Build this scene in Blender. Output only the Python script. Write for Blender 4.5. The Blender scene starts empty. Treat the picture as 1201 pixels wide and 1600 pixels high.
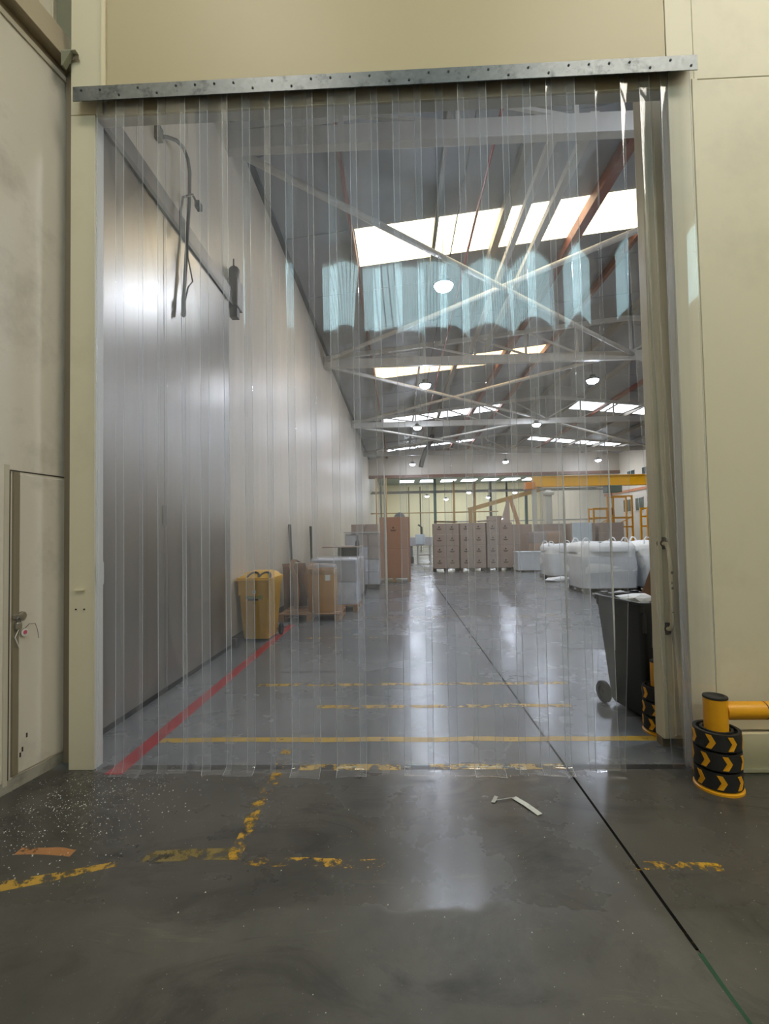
import bpy, bmesh, math, random
from mathutils import Vector, Matrix, noise

# ------------------------------------------------------------------ camera
SC = bpy.context.scene
COL = SC.collection
F_PX, CX, CY, W_PX, H_PX = 740.0, 597.5, 811.3, 1201.0, 1600.0
YAW, PITCH, ROLL = math.radians(1.97), math.radians(1.90), math.radians(-1.04)
fwd = Vector((-math.sin(YAW), math.cos(YAW), 0)); rgt = Vector((math.cos(YAW), math.sin(YAW), 0)); up = Vector((0, 0, 1))
fwd, up = (math.cos(PITCH) * fwd + math.sin(PITCH) * up), (math.cos(PITCH) * up - math.sin(PITCH) * fwd)
rgt, up = (math.cos(ROLL) * rgt + math.sin(ROLL) * up), (math.cos(ROLL) * up - math.sin(ROLL) * rgt)
cd = bpy.data.cameras.new('camera')
cam = bpy.data.objects.new('camera', cd); COL.objects.link(cam)
cd.sensor_fit = 'HORIZONTAL'; cd.sensor_width = 36.0; cd.lens = F_PX / W_PX * 36.0
cd.shift_x = (W_PX / 2 - CX) / W_PX; cd.shift_y = (CY - H_PX / 2) / W_PX
cd.clip_start = 0.05; cd.clip_end = 300
m = Matrix((rgt, up, -fwd)).transposed().to_4x4(); m.translation = Vector((0, 0, 1.6)); cam.matrix_world = m
SC.camera = cam

# ------------------------------------------------------------------ world, exposure
wd = bpy.data.worlds.new('world'); SC.world = wd; wd.use_nodes = True
wd.node_tree.nodes['Background'].inputs[0].default_value = (0.75, 0.85, 1.0, 1)
wd.node_tree.nodes['Background'].inputs[1].default_value = 1.0
vs = SC.view_settings
vs.view_transform = 'Standard'; vs.look = 'None'; vs.gamma = 1.0; vs.use_curve_mapping = False
vs.exposure = 0.16
SC.cycles.transparent_max_bounces = 40
SC.cycles.max_bounces = 5
SC.cycles.use_adaptive_sampling = True; SC.cycles.adaptive_threshold = 0.05
SC.cycles.diffuse_bounces = 3; SC.cycles.glossy_bounces = 3
SC.cycles.caustics_reflective = False; SC.cycles.caustics_refractive = False
SC.cycles.sample_clamp_indirect = 4.0

# light levels (lamps, skylights and windows built below, plus a few added fills)
P_HALL = 290.0       # radiance of the hall lamp domes
E_FILL_FORE = 13.0     # fill from unseen glowing sheets added above the viewer
E_SKY_NEAR = 5.5     # daylight through the cream roof lights
E_SKY_FAR = 5.5
E_CLERESTORY = 7.0   # daylight through the high window band behind the viewer

# ------------------------------------------------------------------ helpers
random.seed(7)
def lin(c):
    return tuple((x / 12.92 if x <= 0.04045 else ((x + 0.055) / 1.055) ** 2.4) for x in [v / 255.0 for v in c]) + (1.0,)

MATS = {}
def mat(name, rgb, rough=0.5, metal=0.0, var=0.0, vscale=3.0, bump=0.0, bscale=40.0, spec=0.5, dirt=None, dscale=1.5, damt=0.5, emit=0.0, coat=0.0, stretch=None):
    """procedural principled material: colour variation, optional dirt blotches and fine bump"""
    if name in MATS: return MATS[name]
    M = bpy.data.materials.new(name); M.use_nodes = True; MATS[name] = M
    nt = M.node_tree; N = nt.nodes; L = nt.links; b = N['Principled BSDF']
    col = lin(rgb)
    b.inputs['Base Color'].default_value = col; b.inputs['Roughness'].default_value = rough
    b.inputs['Metallic'].default_value = metal; b.inputs['Specular IOR Level'].default_value = spec
    b.inputs['Coat Weight'].default_value = coat
    tc = N.new('ShaderNodeTexCoord'); mp = N.new('ShaderNodeMapping'); L.new(tc.outputs['Object'], mp.inputs[0])
    if stretch: mp.inputs['Scale'].default_value = stretch
    out = None
    if var > 0:
        n = N.new('ShaderNodeTexNoise'); n.inputs['Scale'].default_value = vscale; n.inputs['Detail'].default_value = 5
        L.new(mp.outputs[0], n.inputs['Vector'])
        mx = N.new('ShaderNodeMix'); mx.data_type = 'RGBA'
        mx.inputs[6].default_value = tuple(c * (1 - var) for c in col[:3]) + (1,)
        mx.inputs[7].default_value = tuple(min(1, c * (1 + var)) for c in col[:3]) + (1,)
        L.new(n.outputs['Fac'], mx.inputs[0]); out = mx.outputs[2]
    if dirt:
        n = N.new('ShaderNodeTexNoise'); n.inputs['Scale'].default_value = dscale; n.inputs['Detail'].default_value = 8; n.inputs['Roughness'].default_value = 0.65
        L.new(mp.outputs[0], n.inputs['Vector'])
        r = N.new('ShaderNodeMapRange'); r.inputs[1].default_value = 0.52; r.inputs[2].default_value = 0.75; r.inputs[4].default_value = damt
        L.new(n.outputs['Fac'], r.inputs[0])
        mx = N.new('ShaderNodeMix'); mx.data_type = 'RGBA'
        if out: L.new(out, mx.inputs[6])
        else: mx.inputs[6].default_value = col
        mx.inputs[7].default_value = lin(dirt); L.new(r.outputs[0], mx.inputs[0]); out = mx.outputs[2]
    if out: L.new(out, b.inputs['Base Color'])
    if bump > 0:
        n = N.new('ShaderNodeTexNoise'); n.inputs['Scale'].default_value = bscale; n.inputs['Detail'].default_value = 3
        L.new(mp.outputs[0], n.inputs['Vector'])
        bp = N.new('ShaderNodeBump'); bp.inputs['Strength'].default_value = bump; bp.inputs['Distance'].default_value = 0.02
        L.new(n.outputs['Fac'], bp.inputs['Height']); L.new(bp.outputs[0], b.inputs['Normal'])
    if emit > 0:
        b.inputs['Emission Color'].default_value = col; b.inputs['Emission Strength'].default_value = emit
    return M

def obj(name, me, material, parent=None, loc=(0, 0, 0), rot=(0, 0, 0)):
    o = bpy.data.objects.new(name, me); COL.objects.link(o)
    if material is not None and not me.materials: me.materials.append(material)
    o.location = loc; o.rotation_euler = rot
    if parent: o.parent = parent
    return o
def empty(name, loc=(0, 0, 0), rz=0.0):
    o = bpy.data.objects.new(name, None); COL.objects.link(o); o.location = loc; o.rotation_euler = (0, 0, rz); o.empty_display_size = 0.1
    return o
def tag(o, label, cat, group=None, kind=None):
    o['label'] = label; o['category'] = cat
    if group: o['group'] = group
    if kind: o['kind'] = kind
    return o
def struct(o, label=None, cat=None):
    o['kind'] = 'structure'
    if label: o['label'] = label
    if cat: o['category'] = cat
    return o
def copy_tree(o, parent=None):
    c = o.copy(); COL.objects.link(c)
    if parent: c.parent = parent
    for ch in o.children: copy_tree(ch, c)
    return c

class MB:
    def __init__(s): s.v = []; s.f = []
    def add(s, vs, fs):
        n = len(s.v); s.v += [tuple(v) for v in vs]; s.f += [tuple(i + n for i in f) for f in fs]; return s
    def box(s, x0, x1, y0, y1, z0, z1):
        return s.add([(x0, y0, z0), (x1, y0, z0), (x1, y1, z0), (x0, y1, z0), (x0, y0, z1), (x1, y0, z1), (x1, y1, z1), (x0, y1, z1)],
                     [(0, 3, 2, 1), (4, 5, 6, 7), (0, 1, 5, 4), (1, 2, 6, 5), (2, 3, 7, 6), (3, 0, 4, 7)])
    def hexa(s, p):  # 8 points, bottom ring then top ring
        return s.add(p, [(0, 3, 2, 1), (4, 5, 6, 7), (0, 1, 5, 4), (1, 2, 6, 5), (2, 3, 7, 6), (3, 0, 4, 7)])
    def obox(s, c, size, M):
        hx, hy, hz = [k / 2 for k in size]
        P = [(-hx, -hy, -hz), (hx, -hy, -hz), (hx, hy, -hz), (-hx, hy, -hz), (-hx, -hy, hz), (hx, -hy, hz), (hx, hy, hz), (-hx, hy, hz)]
        return s.hexa([Vector(c) + M @ Vector(p) for p in P])
    def beam(s, a, b, w, h):
        a, b = Vector(a), Vector(b); d = (b - a); L = d.length; d.normalize()
        x = d.cross(Vector((0, 0, 1)))
        if x.length < 1e-4: x = Vector((1, 0, 0))
        x.normalize(); z = x.cross(d)
        M = Matrix((x, d, z)).transposed()
        return s.obox((a + b) / 2, (w, L, h), M)
    def tube(s, pts, r, n=8, cap=True):
        pts = [Vector(p) for p in pts]; k = len(pts); rs = r if isinstance(r, (list, tuple)) else [r] * k
        base = len(s.v); ref = None
        for i, p in enumerate(pts):
            d = (pts[min(i + 1, k - 1)] - pts[max(i - 1, 0)]).normalized()
            if ref is None: ref = d.orthogonal().normalized()
            ref = (ref - d * ref.dot(d))
            if ref.length < 1e-5: ref = d.orthogonal()
            ref.normalize(); q = d.cross(ref)
            for j in range(n):
                a = 2 * math.pi * j / n
                s.v.append(tuple(p + rs[i] * (math.cos(a) * ref + math.sin(a) * q)))
        for i in range(k - 1):
            for j in range(n):
                a, b = base + i * n + j, base + i * n + (j + 1) % n
                s.f.append((a, b, b + n, a + n))
        if cap:
            s.f.append(tuple(base + j for j in reversed(range(n)))); s.f.append(tuple(base + (k - 1) * n + j for j in range(n)))
        return s
    def lathe(s, prof, n=24, c=(0, 0, 0)):
        base = len(s.v)
        for r, z in prof:
            for j in range(n):
                a = 2 * math.pi * j / n; s.v.append((c[0] + r * math.cos(a), c[1] + r * math.sin(a), c[2] + z))
        for i in range(len(prof) - 1):
            for j in range(n):
                a, b = base + i * n + j, base + i * n + (j + 1) % n; s.f.append((a, b, b + n, a + n))
        if prof[0][0] > 1e-6: s.f.append(tuple(base + j for j in reversed(range(n))))
        if prof[-1][0] > 1e-6: s.f.append(tuple(base + (len(prof) - 1) * n + j for j in range(n)))
        return s
    def loft(s, secs, nc=4, cap0=True, cap1=True, jit=None):
        """rounded rectangles: (z, half_w, half_d, cx, cy, radius)"""
        base = len(s.v); n = 4 * (nc + 1)
        for (z, hw, hd, cx, cy, r) in secs:
            for q, (sx, sy) in enumerate(((1, 1), (-1, 1), (-1, -1), (1, -1))):
                for j in range(nc + 1):
                    a = math.pi / 2 * (q + j / nc)
                    p = Vector((cx + sx * (hw - r) + r * math.cos(a), cy + sy * (hd - r) + r * math.sin(a), z))
                    if jit: p += jit(p)
                    s.v.append(tuple(p))
        for i in range(len(secs) - 1):
            for j in range(n):
                a, b = base + i * n + j, base + i * n + (j + 1) % n; s.f.append((a, b, b + n, a + n))
        if cap0: s.f.append(tuple(base + j for j in reversed(range(n))))
        if cap1: s.f.append(tuple(base + (len(secs) - 1) * n + j for j in range(n)))
        return s
    def mesh(s, name, smooth=None):
        me = bpy.data.meshes.new(name); me.from_pydata(s.v, [], s.f); me.validate(); me.update()
        if smooth:
            me.polygons.foreach_set('use_smooth', [True] * len(me.polygons)); me.set_sharp_from_angle(angle=math.radians(smooth))
        return me
    def build(s, name, material, parent=None, loc=(0, 0, 0), rot=(0, 0, 0), smooth=None, bevel=0.0):
        o = obj(name, s.mesh(name, smooth), material, parent, loc, rot)
        if bevel > 0:
            b = o.modifiers.new('bevel', 'BEVEL'); b.width = bevel; b.segments = 2; b.limit_method = 'ANGLE'
        return o

# ------------------------------------------------------------------ materials
WALL = mat('cream_panel', (216, 208, 184), 0.45, var=0.05, vscale=0.7, dirt=(150, 140, 118), dscale=1.1, damt=0.25)
WALL_HALL = mat('hall_panel', (198, 187, 168), 0.42, var=0.05, vscale=0.6, dirt=(170, 164, 148), dscale=0.9, damt=0.3)
LINTEL = mat('lintel_panel', (190, 177, 145), 0.45, var=0.04, vscale=0.6)
REVEAL = mat('reveal_white', (214, 212, 206), 0.4, var=0.04, vscale=2)
DOORWHITE = mat('door_white', (222, 215, 203), 0.38, var=0.05, vscale=0.8, dirt=(120, 112, 102), dscale=1.6, damt=0.45)
BROWNTRIM = mat('brown_trim', (138, 124, 106), 0.4, var=0.1, vscale=2)
GREENGREY = mat('green_grey_paint', (128, 128, 108), 0.5, var=0.06)
STEEL = mat('brushed_steel', (140, 134, 126), 0.33, metal=0.8, var=0.08, vscale=1.2, bump=0.06, bscale=3.0, dirt=(120, 116, 112), dscale=1.2, damt=0.35)
TRACK = mat('track_steel', (120, 116, 112), 0.45, metal=0.5, var=0.1)
DARKRUB = mat('dark_rubber', (30, 29, 29), 0.6, var=0.2)
BLACKPL = mat('black_plastic', (44, 45, 46), 0.42, var=0.12, bump=0.05, bscale=60)
ROOF = mat('roof_sheet', (150, 152, 154), 0.5, var=0.12, vscale=0.5, dirt=(104, 104, 104), dscale=0.7, damt=0.45)
TRUSSW = mat('truss_paint', (196, 192, 184), 0.5, var=0.08, vscale=1.5, dirt=(150, 138, 120), dscale=1.2, damt=0.4)
REDPRIMER = mat('red_primer', (124, 70, 56), 0.55, var=0.2, vscale=1.2, dirt=(170, 150, 130), dscale=0.8, damt=0.6)
GREYPURLIN = mat('grey_purlin', (140, 134, 124), 0.5, var=0.1)
REDPIPE = mat('red_pipe', (150, 50, 42), 0.4)
CABLE = mat('dark_cable', (52, 50, 48), 0.5, var=0.15)
YELLOW = mat('safety_yellow', (232, 164, 28), 0.38, var=0.05, dirt=(150, 100, 30), dscale=6, damt=0.25)
YELLOWBIN = mat('bin_yellow', (224, 168, 22), 0.4, var=0.06, dirt=(140, 100, 40), dscale=4, damt=0.3)
CRANE = mat('crane_yellow', (238, 176, 20), 0.4, var=0.05)
RUBBER = mat('bollard_rubber', (34, 33, 33), 0.62, var=0.2, bump=0.1, bscale=50)
CARD = mat('cardboard', (178, 138, 100), 0.75, var=0.08, vscale=2.5, dirt=(140, 104, 76), dscale=2, damt=0.3)
CARDG = mat('cardboard_greyish', (164, 146, 134), 0.5, coat=0.25, var=0.07, vscale=2, dirt=(140, 118, 104), dscale=2, damt=0.3)
CARDDK = mat('cardboard_inside', (104, 76, 56), 0.8, var=0.12)
CARDRED = mat('cardboard_red_brown', (168, 122, 96), 0.72, var=0.06, vscale=2, dirt=(150, 100, 72), dscale=1.5, damt=0.3)
INK = mat('carton_ink', (72, 58, 50), 0.8)
WOOD = mat('pallet_wood', (168, 130, 96), 0.75, var=0.15, vscale=4, stretch=(1, 6, 1), dirt=(110, 80, 58), dscale=3, damt=0.5)
WOODDK = mat('pallet_wood_dark', (70, 58, 50), 0.75, var=0.2, vscale=4)
BAGW = mat('bag_white', (232, 234, 232), 0.6, var=0.04, vscale=3, bump=0.25, bscale=14)
BAGF = mat('bag_flap', (240, 242, 242), 0.55, bump=0.3, bscale=18)
WHITEC = mat('white_crate', (206, 212, 216), 0.5, var=0.03)
BLUEWHITE = mat('pale_blue_sheet', (206, 220, 228), 0.45, var=0.02)
GOODSW = mat('goods_white', (228, 232, 240), 0.5, var=0.1, vscale=5, dirt=(140, 150, 175), dscale=4, damt=0.5)
GOODSG = mat('goods_grey', (190, 190, 194), 0.5, var=0.15, vscale=5)
GALV = mat('galvanised', (118, 122, 124), 0.38, metal=0.75, var=0.3, vscale=24, dirt=(40, 46, 50), dscale=11, damt=0.9)
BEIGEPAINT = mat('leaf_beige', (224, 214, 186), 0.42, var=0.05, vscale=1.5, dirt=(140, 120, 92), dscale=5, damt=0.35, stretch=(1, 1, 0.3))
RUST = mat('rust', (62, 42, 34), 0.8, var=0.3, vscale=12)
WHITEPAPER = mat('white_paper', (226, 226, 220), 0.7)
GREENPRINT = mat('green_print', (120, 128, 40), 0.6, var=0.15, vscale=30)
GREYPRINT = mat('grey_print', (150, 152, 152), 0.6)
PINK = mat('pink_tag', (214, 96, 128), 0.5)
BRASS = mat('padlock_brass', (168, 160, 146), 0.35, metal=0.7)
FARWALL = mat('far_wall_yellow', (240, 230, 186), 0.55, var=0.05, vscale=0.3)
HEADER = mat('gable_panel', (176, 166, 152), 0.5, var=0.05, vscale=0.4)
BROWNBEAM = mat('brown_beam', (104, 72, 58), 0.5)
GREENSTEEL = mat('green_steel', (84, 104, 92), 0.5, var=0.1)
OCHRE = mat('ochre_pipe', (178, 142, 84), 0.5)
BRICKBAND = mat('brick_band', (186, 120, 80), 0.6)
GLASSDK = mat('dark_window', (52, 66, 62), 0.15)
LENS_HALL = None

def lamp_lens(name, col, s):
    M = bpy.data.materials.new(name); M.use_nodes = True; nt = M.node_tree; nt.nodes.clear()
    e = nt.nodes.new('ShaderNodeEmission'); e.inputs[0].default_value = lin(col); e.inputs[1].default_value = s
    o = nt.nodes.new('ShaderNodeOutputMaterial'); nt.links.new(e.outputs[0], o.inputs[0]); return M
LENS_HALL = lamp_lens('led_lens', (228, 238, 255), P_HALL)

def translucent_sheet(name, col, col2, s, scale, axis):
    """daylit translucent sheeting: soft corrugation stripes and stains carried by the sheet itself"""
    M = bpy.data.materials.new(name); M.use_nodes = True; nt = M.node_tree; N = nt.nodes; L = nt.links; N.clear()
    tc = N.new('ShaderNodeTexCoord'); w = N.new('ShaderNodeTexWave'); w.wave_type = 'BANDS'; w.bands_direction = axis
    w.inputs['Scale'].default_value = scale; w.inputs['Distortion'].default_value = 1.0; w.inputs['Detail'].default_value = 3
    L.new(tc.outputs['Object'], w.inputs['Vector'])
    n = N.new('ShaderNodeTexNoise'); n.inputs['Scale'].default_value = 2.2; n.inputs['Detail'].default_value = 6; L.new(tc.outputs['Object'], n.inputs['Vector'])
    a = N.new('ShaderNodeMath'); a.operation = 'MULTIPLY'; L.new(w.outputs['Fac'], a.inputs[0]); L.new(n.outputs['Fac'], a.inputs[1])
    mx = N.new('ShaderNodeMix'); mx.data_type = 'RGBA'; mx.inputs[6].default_value = lin(col); mx.inputs[7].default_value = lin(col2); L.new(a.outputs[0], mx.inputs[0])
    e = N.new('ShaderNodeEmission'); L.new(mx.outputs[2], e.inputs[0]); e.inputs[1].default_value = s
    o = N.new('ShaderNodeOutputMaterial'); L.new(e.outputs[0], o.inputs[0]); return M
SKY_NEAR = translucent_sheet('rooflight_cream', (255, 232, 178), (255, 246, 222), E_SKY_NEAR, 1.6, 'Y')
SKY_MID = translucent_sheet('rooflight_cream_mid', (255, 214, 150), (255, 236, 200), E_SKY_NEAR * 0.6, 1.6, 'Y')
SKY_FAR = translucent_sheet('rooflight_white', (236, 244, 255), (255, 255, 255), E_SKY_FAR, 1.6, 'Y')
CLERE = translucent_sheet('clerestory_sheet', (170, 216, 222), (232, 248, 250), E_CLERESTORY, 2.0, 'X')

def pvc(name, haze, tint, rough=0.035, gloss=1.45, bump=0.0, rnd=0.0, scatter=0.0):
    M = bpy.data.materials.new(name); M.use_nodes = True; nt = M.node_tree; N = nt.nodes; L = nt.links; N.clear()
    t = N.new('ShaderNodeBsdfTransparent'); t.inputs[0].default_value = tint
    d = N.new('ShaderNodeBsdfDiffuse'); d.inputs[0].default_value = (0.86, 0.88, 0.92, 1)
    tl = N.new('ShaderNodeBsdfTranslucent'); tl.inputs[0].default_value = (0.86, 0.88, 0.92, 1)
    hz = N.new('ShaderNodeMixShader'); hz.inputs[0].default_value = 0.5; L.new(d.outputs[0], hz.inputs[1]); L.new(tl.outputs[0], hz.inputs[2])
    tc = N.new('ShaderNodeTexCoord'); mp = N.new('ShaderNodeMapping'); mp.inputs['Scale'].default_value = (22, 22, 0.5) if not bump else (3, 3, 3)
    L.new(tc.outputs['Object'], mp.inputs[0]); n = N.new('ShaderNodeTexNoise'); n.inputs['Scale'].default_value = 1.0; n.inputs['Detail'].default_value = 1; L.new(mp.outputs[0], n.inputs['Vector'])
    r = N.new('ShaderNodeMapRange'); r.inputs[1].default_value = 0.3; r.inputs[2].default_value = 0.75; r.inputs[3].default_value = haze * 0.5; r.inputs[4].default_value = haze * 1.6
    L.new(n.outputs['Fac'], r.inputs[0]); hf = r.outputs[0]
    if rnd:
        oi = N.new('ShaderNodeObjectInfo'); rr = N.new('ShaderNodeMapRange'); rr.inputs[3].default_value = 1 - rnd; rr.inputs[4].default_value = 1 + rnd; L.new(oi.outputs['Random'], rr.inputs[0])
        ml = N.new('ShaderNodeMath'); ml.operation = 'MULTIPLY'; L.new(hf, ml.inputs[0]); L.new(rr.outputs[0], ml.inputs[1]); hf = ml.outputs[0]
    m1 = N.new('ShaderNodeMixShader'); L.new(hf, m1.inputs[0]); L.new(t.outputs[0], m1.inputs[1]); L.new(hz.outputs[0], m1.inputs[2])
    g = N.new('ShaderNodeBsdfGlossy'); g.inputs['Roughness'].default_value = rough; g.inputs[0].default_value = (1, 1, 1, 1)
    lw = N.new('ShaderNodeLayerWeight'); lw.inputs[0].default_value = 0.5
    pw = N.new('ShaderNodeMath'); pw.operation = 'POWER'; pw.inputs[1].default_value = 5.0; L.new(lw.outputs['Facing'], pw.inputs[0])
    f0 = ((gloss - 1) / (gloss + 1)) ** 2
    fr = N.new('ShaderNodeMapRange'); fr.inputs[3].default_value = f0; fr.inputs[4].default_value = 0.9; L.new(pw.outputs[0], fr.inputs[0])
    if bump:
        n2 = N.new('ShaderNodeTexNoise'); n2.inputs['Scale'].default_value = 9; n2.inputs['Detail'].default_value = 4; L.new(tc.outputs['Object'], n2.inputs['Vector'])
        bp = N.new('ShaderNodeBump'); bp.inputs['Strength'].default_value = bump; bp.inputs['Distance'].default_value = 0.05
        L.new(n2.outputs['Fac'], bp.inputs['Height']); L.new(bp.outputs[0], g.inputs['Normal'])
    m2 = N.new('ShaderNodeMixShader'); L.new(fr.outputs[0], m2.inputs[0]); L.new(m1.outputs[0], m2.inputs[1]); L.new(g.outputs[0], m2.inputs[2])
    o = N.new('ShaderNodeOutputMaterial'); L.new(m2.outputs[0], o.inputs[0]); return M
STRIP = pvc('clear_pvc', 0.038, (0.98, 0.985, 0.995, 1), rnd=0.8)
STRIP_EDGE = pvc('pvc_cut_edge', 0.32, (0.9, 0.92, 0.95, 1), rough=0.12, gloss=1.7, rnd=0.7)
STRIP_STREAK = pvc('pvc_light_streak', 0.6, (0.9, 0.92, 0.96, 1), rough=0.5, gloss=5.0)
FILM = pvc('stretch_film', 0.16, (0.94, 0.95, 0.97, 1), rough=0.2, gloss=1.5, bump=0.8)

def concrete():
    M = bpy.data.materials.new('worn_concrete'); M.use_nodes = True; nt = M.node_tree; N = nt.nodes; L = nt.links; b = N['Principled BSDF']
    tc = N.new('ShaderNodeTexCoord')
    def nz(scale, detail, rough=0.6, sc=(1, 1, 1), dist=0.0):
        mp = N.new('ShaderNodeMapping'); mp.inputs['Scale'].default_value = sc; L.new(tc.outputs['Object'], mp.inputs[0])
        n = N.new('ShaderNodeTexNoise'); n.inputs['Scale'].default_value = scale; n.inputs['Detail'].default_value = detail; n.inputs['Roughness'].default_value = rough
        n.inputs['Distortion'].default_value = dist; L.new(mp.outputs[0], n.inputs['Vector']); return n.outputs['Fac']
    def rng(x, a, b_, c, d):
        r = N.new('ShaderNodeMapRange'); r.inputs[1].default_value = a; r.inputs[2].default_value = b_; r.inputs[3].default_value = c; r.inputs[4].default_value = d
        L.new(x, r.inputs[0]); return r.outputs[0]
    def mix(f, a, b_):
        x = N.new('ShaderNodeMix'); x.data_type = 'RGBA'
        L.new(f, x.inputs[0])
        for i, k in ((6, a), (7, b_)):
            if isinstance(k, tuple): x.inputs[i].default_value = k
            else: L.new(k, x.inputs[i])
        return x.outputs[2]
    sep = N.new('ShaderNodeSeparateXYZ'); L.new(tc.outputs['Object'], sep.inputs[0])
    # three pours: rough apron, smoother screed up to the doorway, power-floated hall floor
    wob = rng(nz(3.0, 4), 0.3, 0.7, -0.05, 0.05)
    ad = N.new('ShaderNodeMath'); ad.operation = 'ADD'; L.new(sep.outputs[1], ad.inputs[0]); L.new(wob, ad.inputs[1])
    screed = rng(ad.outputs[0], 2.06, 2.10, 0, 1)
    hall = rng(sep.outputs[1], 3.26, 3.34, 0, 1)
    c0 = mix(rng(nz(1.3, 8, 0.65), 0.35, 0.7, 0, 1), lin((66, 65, 60)), lin((96, 94, 87)))
    c1 = mix(rng(nz(0.9, 7, 0.6), 0.35, 0.7, 0, 1), lin((66, 64, 60)), lin((88, 85, 79)))
    c2 = mix(rng(nz(0.6, 7, 0.6), 0.35, 0.7, 0, 1), lin((100, 102, 104)), lin((116, 118, 120)))  # slight blue cast of daylight through the strips put into the colour
    c = mix(screed, c0, c1)
    smear = rng(nz(1.1, 9, 0.7, (1.0, 2.2, 1), 1.2), 0.50, 0.70, 0, 0.8)
    c = mix(smear, c, lin((34, 33, 31)))
    scuff = rng(nz(2.3, 6, 0.7, (0.5, 3.0, 1), 0.8), 0.62, 0.74, 0, 0.35)
    c = mix(scuff, c, lin((128, 122, 110)))
    soft = rng(nz(0.9, 6, 0.6, (0.5, 1.6, 1), 0.6), 0.45, 0.75, 0, 0.5)
    c2 = mix(soft, c2, lin((84, 86, 88)))
    c = mix(hall, c, c2)
    fleck = rng(nz(85, 2), 0.70, 0.76, 0, 0.5)
    c = mix(fleck, c, lin((190, 186, 174)))
    L.new(c, b.inputs['Base Color'])
    r0 = rng(nz(1.7, 6), 0.3, 0.7, 0.38, 0.55); r1 = rng(nz(1.2, 6), 0.3, 0.7, 0.20, 0.34); r2 = rng(nz(0.8, 6), 0.3, 0.7, 0.20, 0.32)
    def mixf(f, a, b_):
        x = N.new('ShaderNodeMix'); L.new(f, x.inputs[0]); L.new(a, x.inputs[2]); L.new(b_, x.inputs[3]); return x.outputs[0]
    L.new(mixf(hall, mixf(screed, r0, r1), r2), b.inputs['Roughness'])
    bp = N.new('ShaderNodeBump'); bp.inputs['Strength'].default_value = 0.05; bp.inputs['Distance'].default_value = 0.004
    L.new(nz(9, 6), bp.inputs['Height']); L.new(bp.outputs[0], b.inputs['Normal'])
    return M
CONC = concrete()

def paint(name, rgb, wear, scale=9.0, rgb2=None):
    """floor paint worn through to the concrete in patches"""
    M = bpy.data.materials.new(name); M.use_nodes = True; nt = M.node_tree; N = nt.nodes; L = nt.links; b = N['Principled BSDF']
    tc = N.new('ShaderNodeTexCoord'); n = N.new('ShaderNodeTexNoise'); n.inputs['Scale'].default_value = scale; n.inputs['Detail'].default_value = 7; n.inputs['Roughness'].default_value = 0.7
    L.new(tc.outputs['Object'], n.inputs['Vector'])
    r = N.new('ShaderNodeMapRange'); r.inputs[1].default_value = wear - 0.03; r.inputs[2].default_value = wear + 0.03; L.new(n.outputs['Fac'], r.inputs[0])
    L.new(r.outputs[0], b.inputs['Alpha'])
    n2 = N.new('ShaderNodeTexNoise'); n2.inputs['Scale'].default_value = 5; n2.inputs['Detail'].default_value = 5; L.new(tc.outputs['Object'], n2.inputs['Vector'])
    mx = N.new('ShaderNodeMix'); mx.data_type = 'RGBA'; mx.inputs[6].default_value = lin(rgb); mx.inputs[7].default_value = lin(rgb2 or tuple(int(k * 0.8) for k in rgb)); L.new(n2.outputs['Fac'], mx.inputs[0])
    L.new(mx.outputs[2], b.inputs['Base Color']); b.inputs['Roughness'].default_value = 0.4
    return M
PY_SOLID = paint('yellow_paint', (206, 166, 60), 0.36)
PY_WORN = paint('yellow_paint_worn', (206, 164, 56), 0.485)
PY_OLD = paint('yellow_paint_old', (150, 128, 62), 0.47, rgb2=(92, 86, 62))
PY_FLAKE = paint('yellow_paint_flaked', (210, 164, 50), 0.55, 12)
PORANGE = paint('orange_paint', (176, 122, 74), 0.42)
PRED = paint('red_paint', (172, 46, 52), 0.30)
PBLACK = paint('black_threshold', (34, 34, 34), 0.40, 6)

# ================================================================== SETTING
XL, XR, YF, YB, YEND = -2.55, 18.9, 3.28, 3.38, 41.0      # hall
XRIDGE, ZE, SL = 8.2, 8.22, 0.105
def roof_z(x): return ZE + SL * ((x - XL) if x <= XRIDGE else (2 * XRIDGE - XL - x))

# floor: two slabs with an open joint between them
fb = MB(); fb.box(-7, 1.096, -6.2, 66, -0.2, 0); fb.box(1.110, 24, -6.2, 66, -0.2, 0); fb.box(1.096, 1.110, -6.2, 66, -0.2, -0.006)
floor = struct(fb.build('floor', CONC), 'worn grey concrete floor with a long joint', 'floor')
MB().box(1.0955, 1.1105, 1.9, 40, -0.0055, 0.0004).build('joint_filler', mat('joint_black', (20, 20, 19), 0.9, spec=0.05), floor)
jb = MB()
random.seed(3)
y = -1.0
pts = []
while y < 1.95:
    pts.append((1.103 + random.uniform(-.004, .004), y, random.uniform(0.005, 0.010))); y += 0.12
for (x0, y0, w0), (x1, y1, w1) in zip(pts[:-1], pts[1:]):
    jb.add([(x0 - w0, y0, .0006), (x0 + w0, y0, .0006), (x1 + w1, y1, .0006), (x1 - w1, y1, .0006), (x0 - w0, y0, -.004), (x0 + w0, y0, -.004), (x1 + w1, y1, -.004), (x1 - w1, y1, -.004)],
           [(0, 1, 2, 3), (4, 7, 6, 5), (0, 3, 7, 4), (1, 5, 6, 2)])
jb.build('joint_filler', mat('joint_green', (22, 72, 46), 0.6, var=0.3, vscale=9), floor)
MB().box(1.094, 1.112, 1.92, 2.06, -.004, .0007).build('joint_filler', PY_FLAKE, floor)
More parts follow.
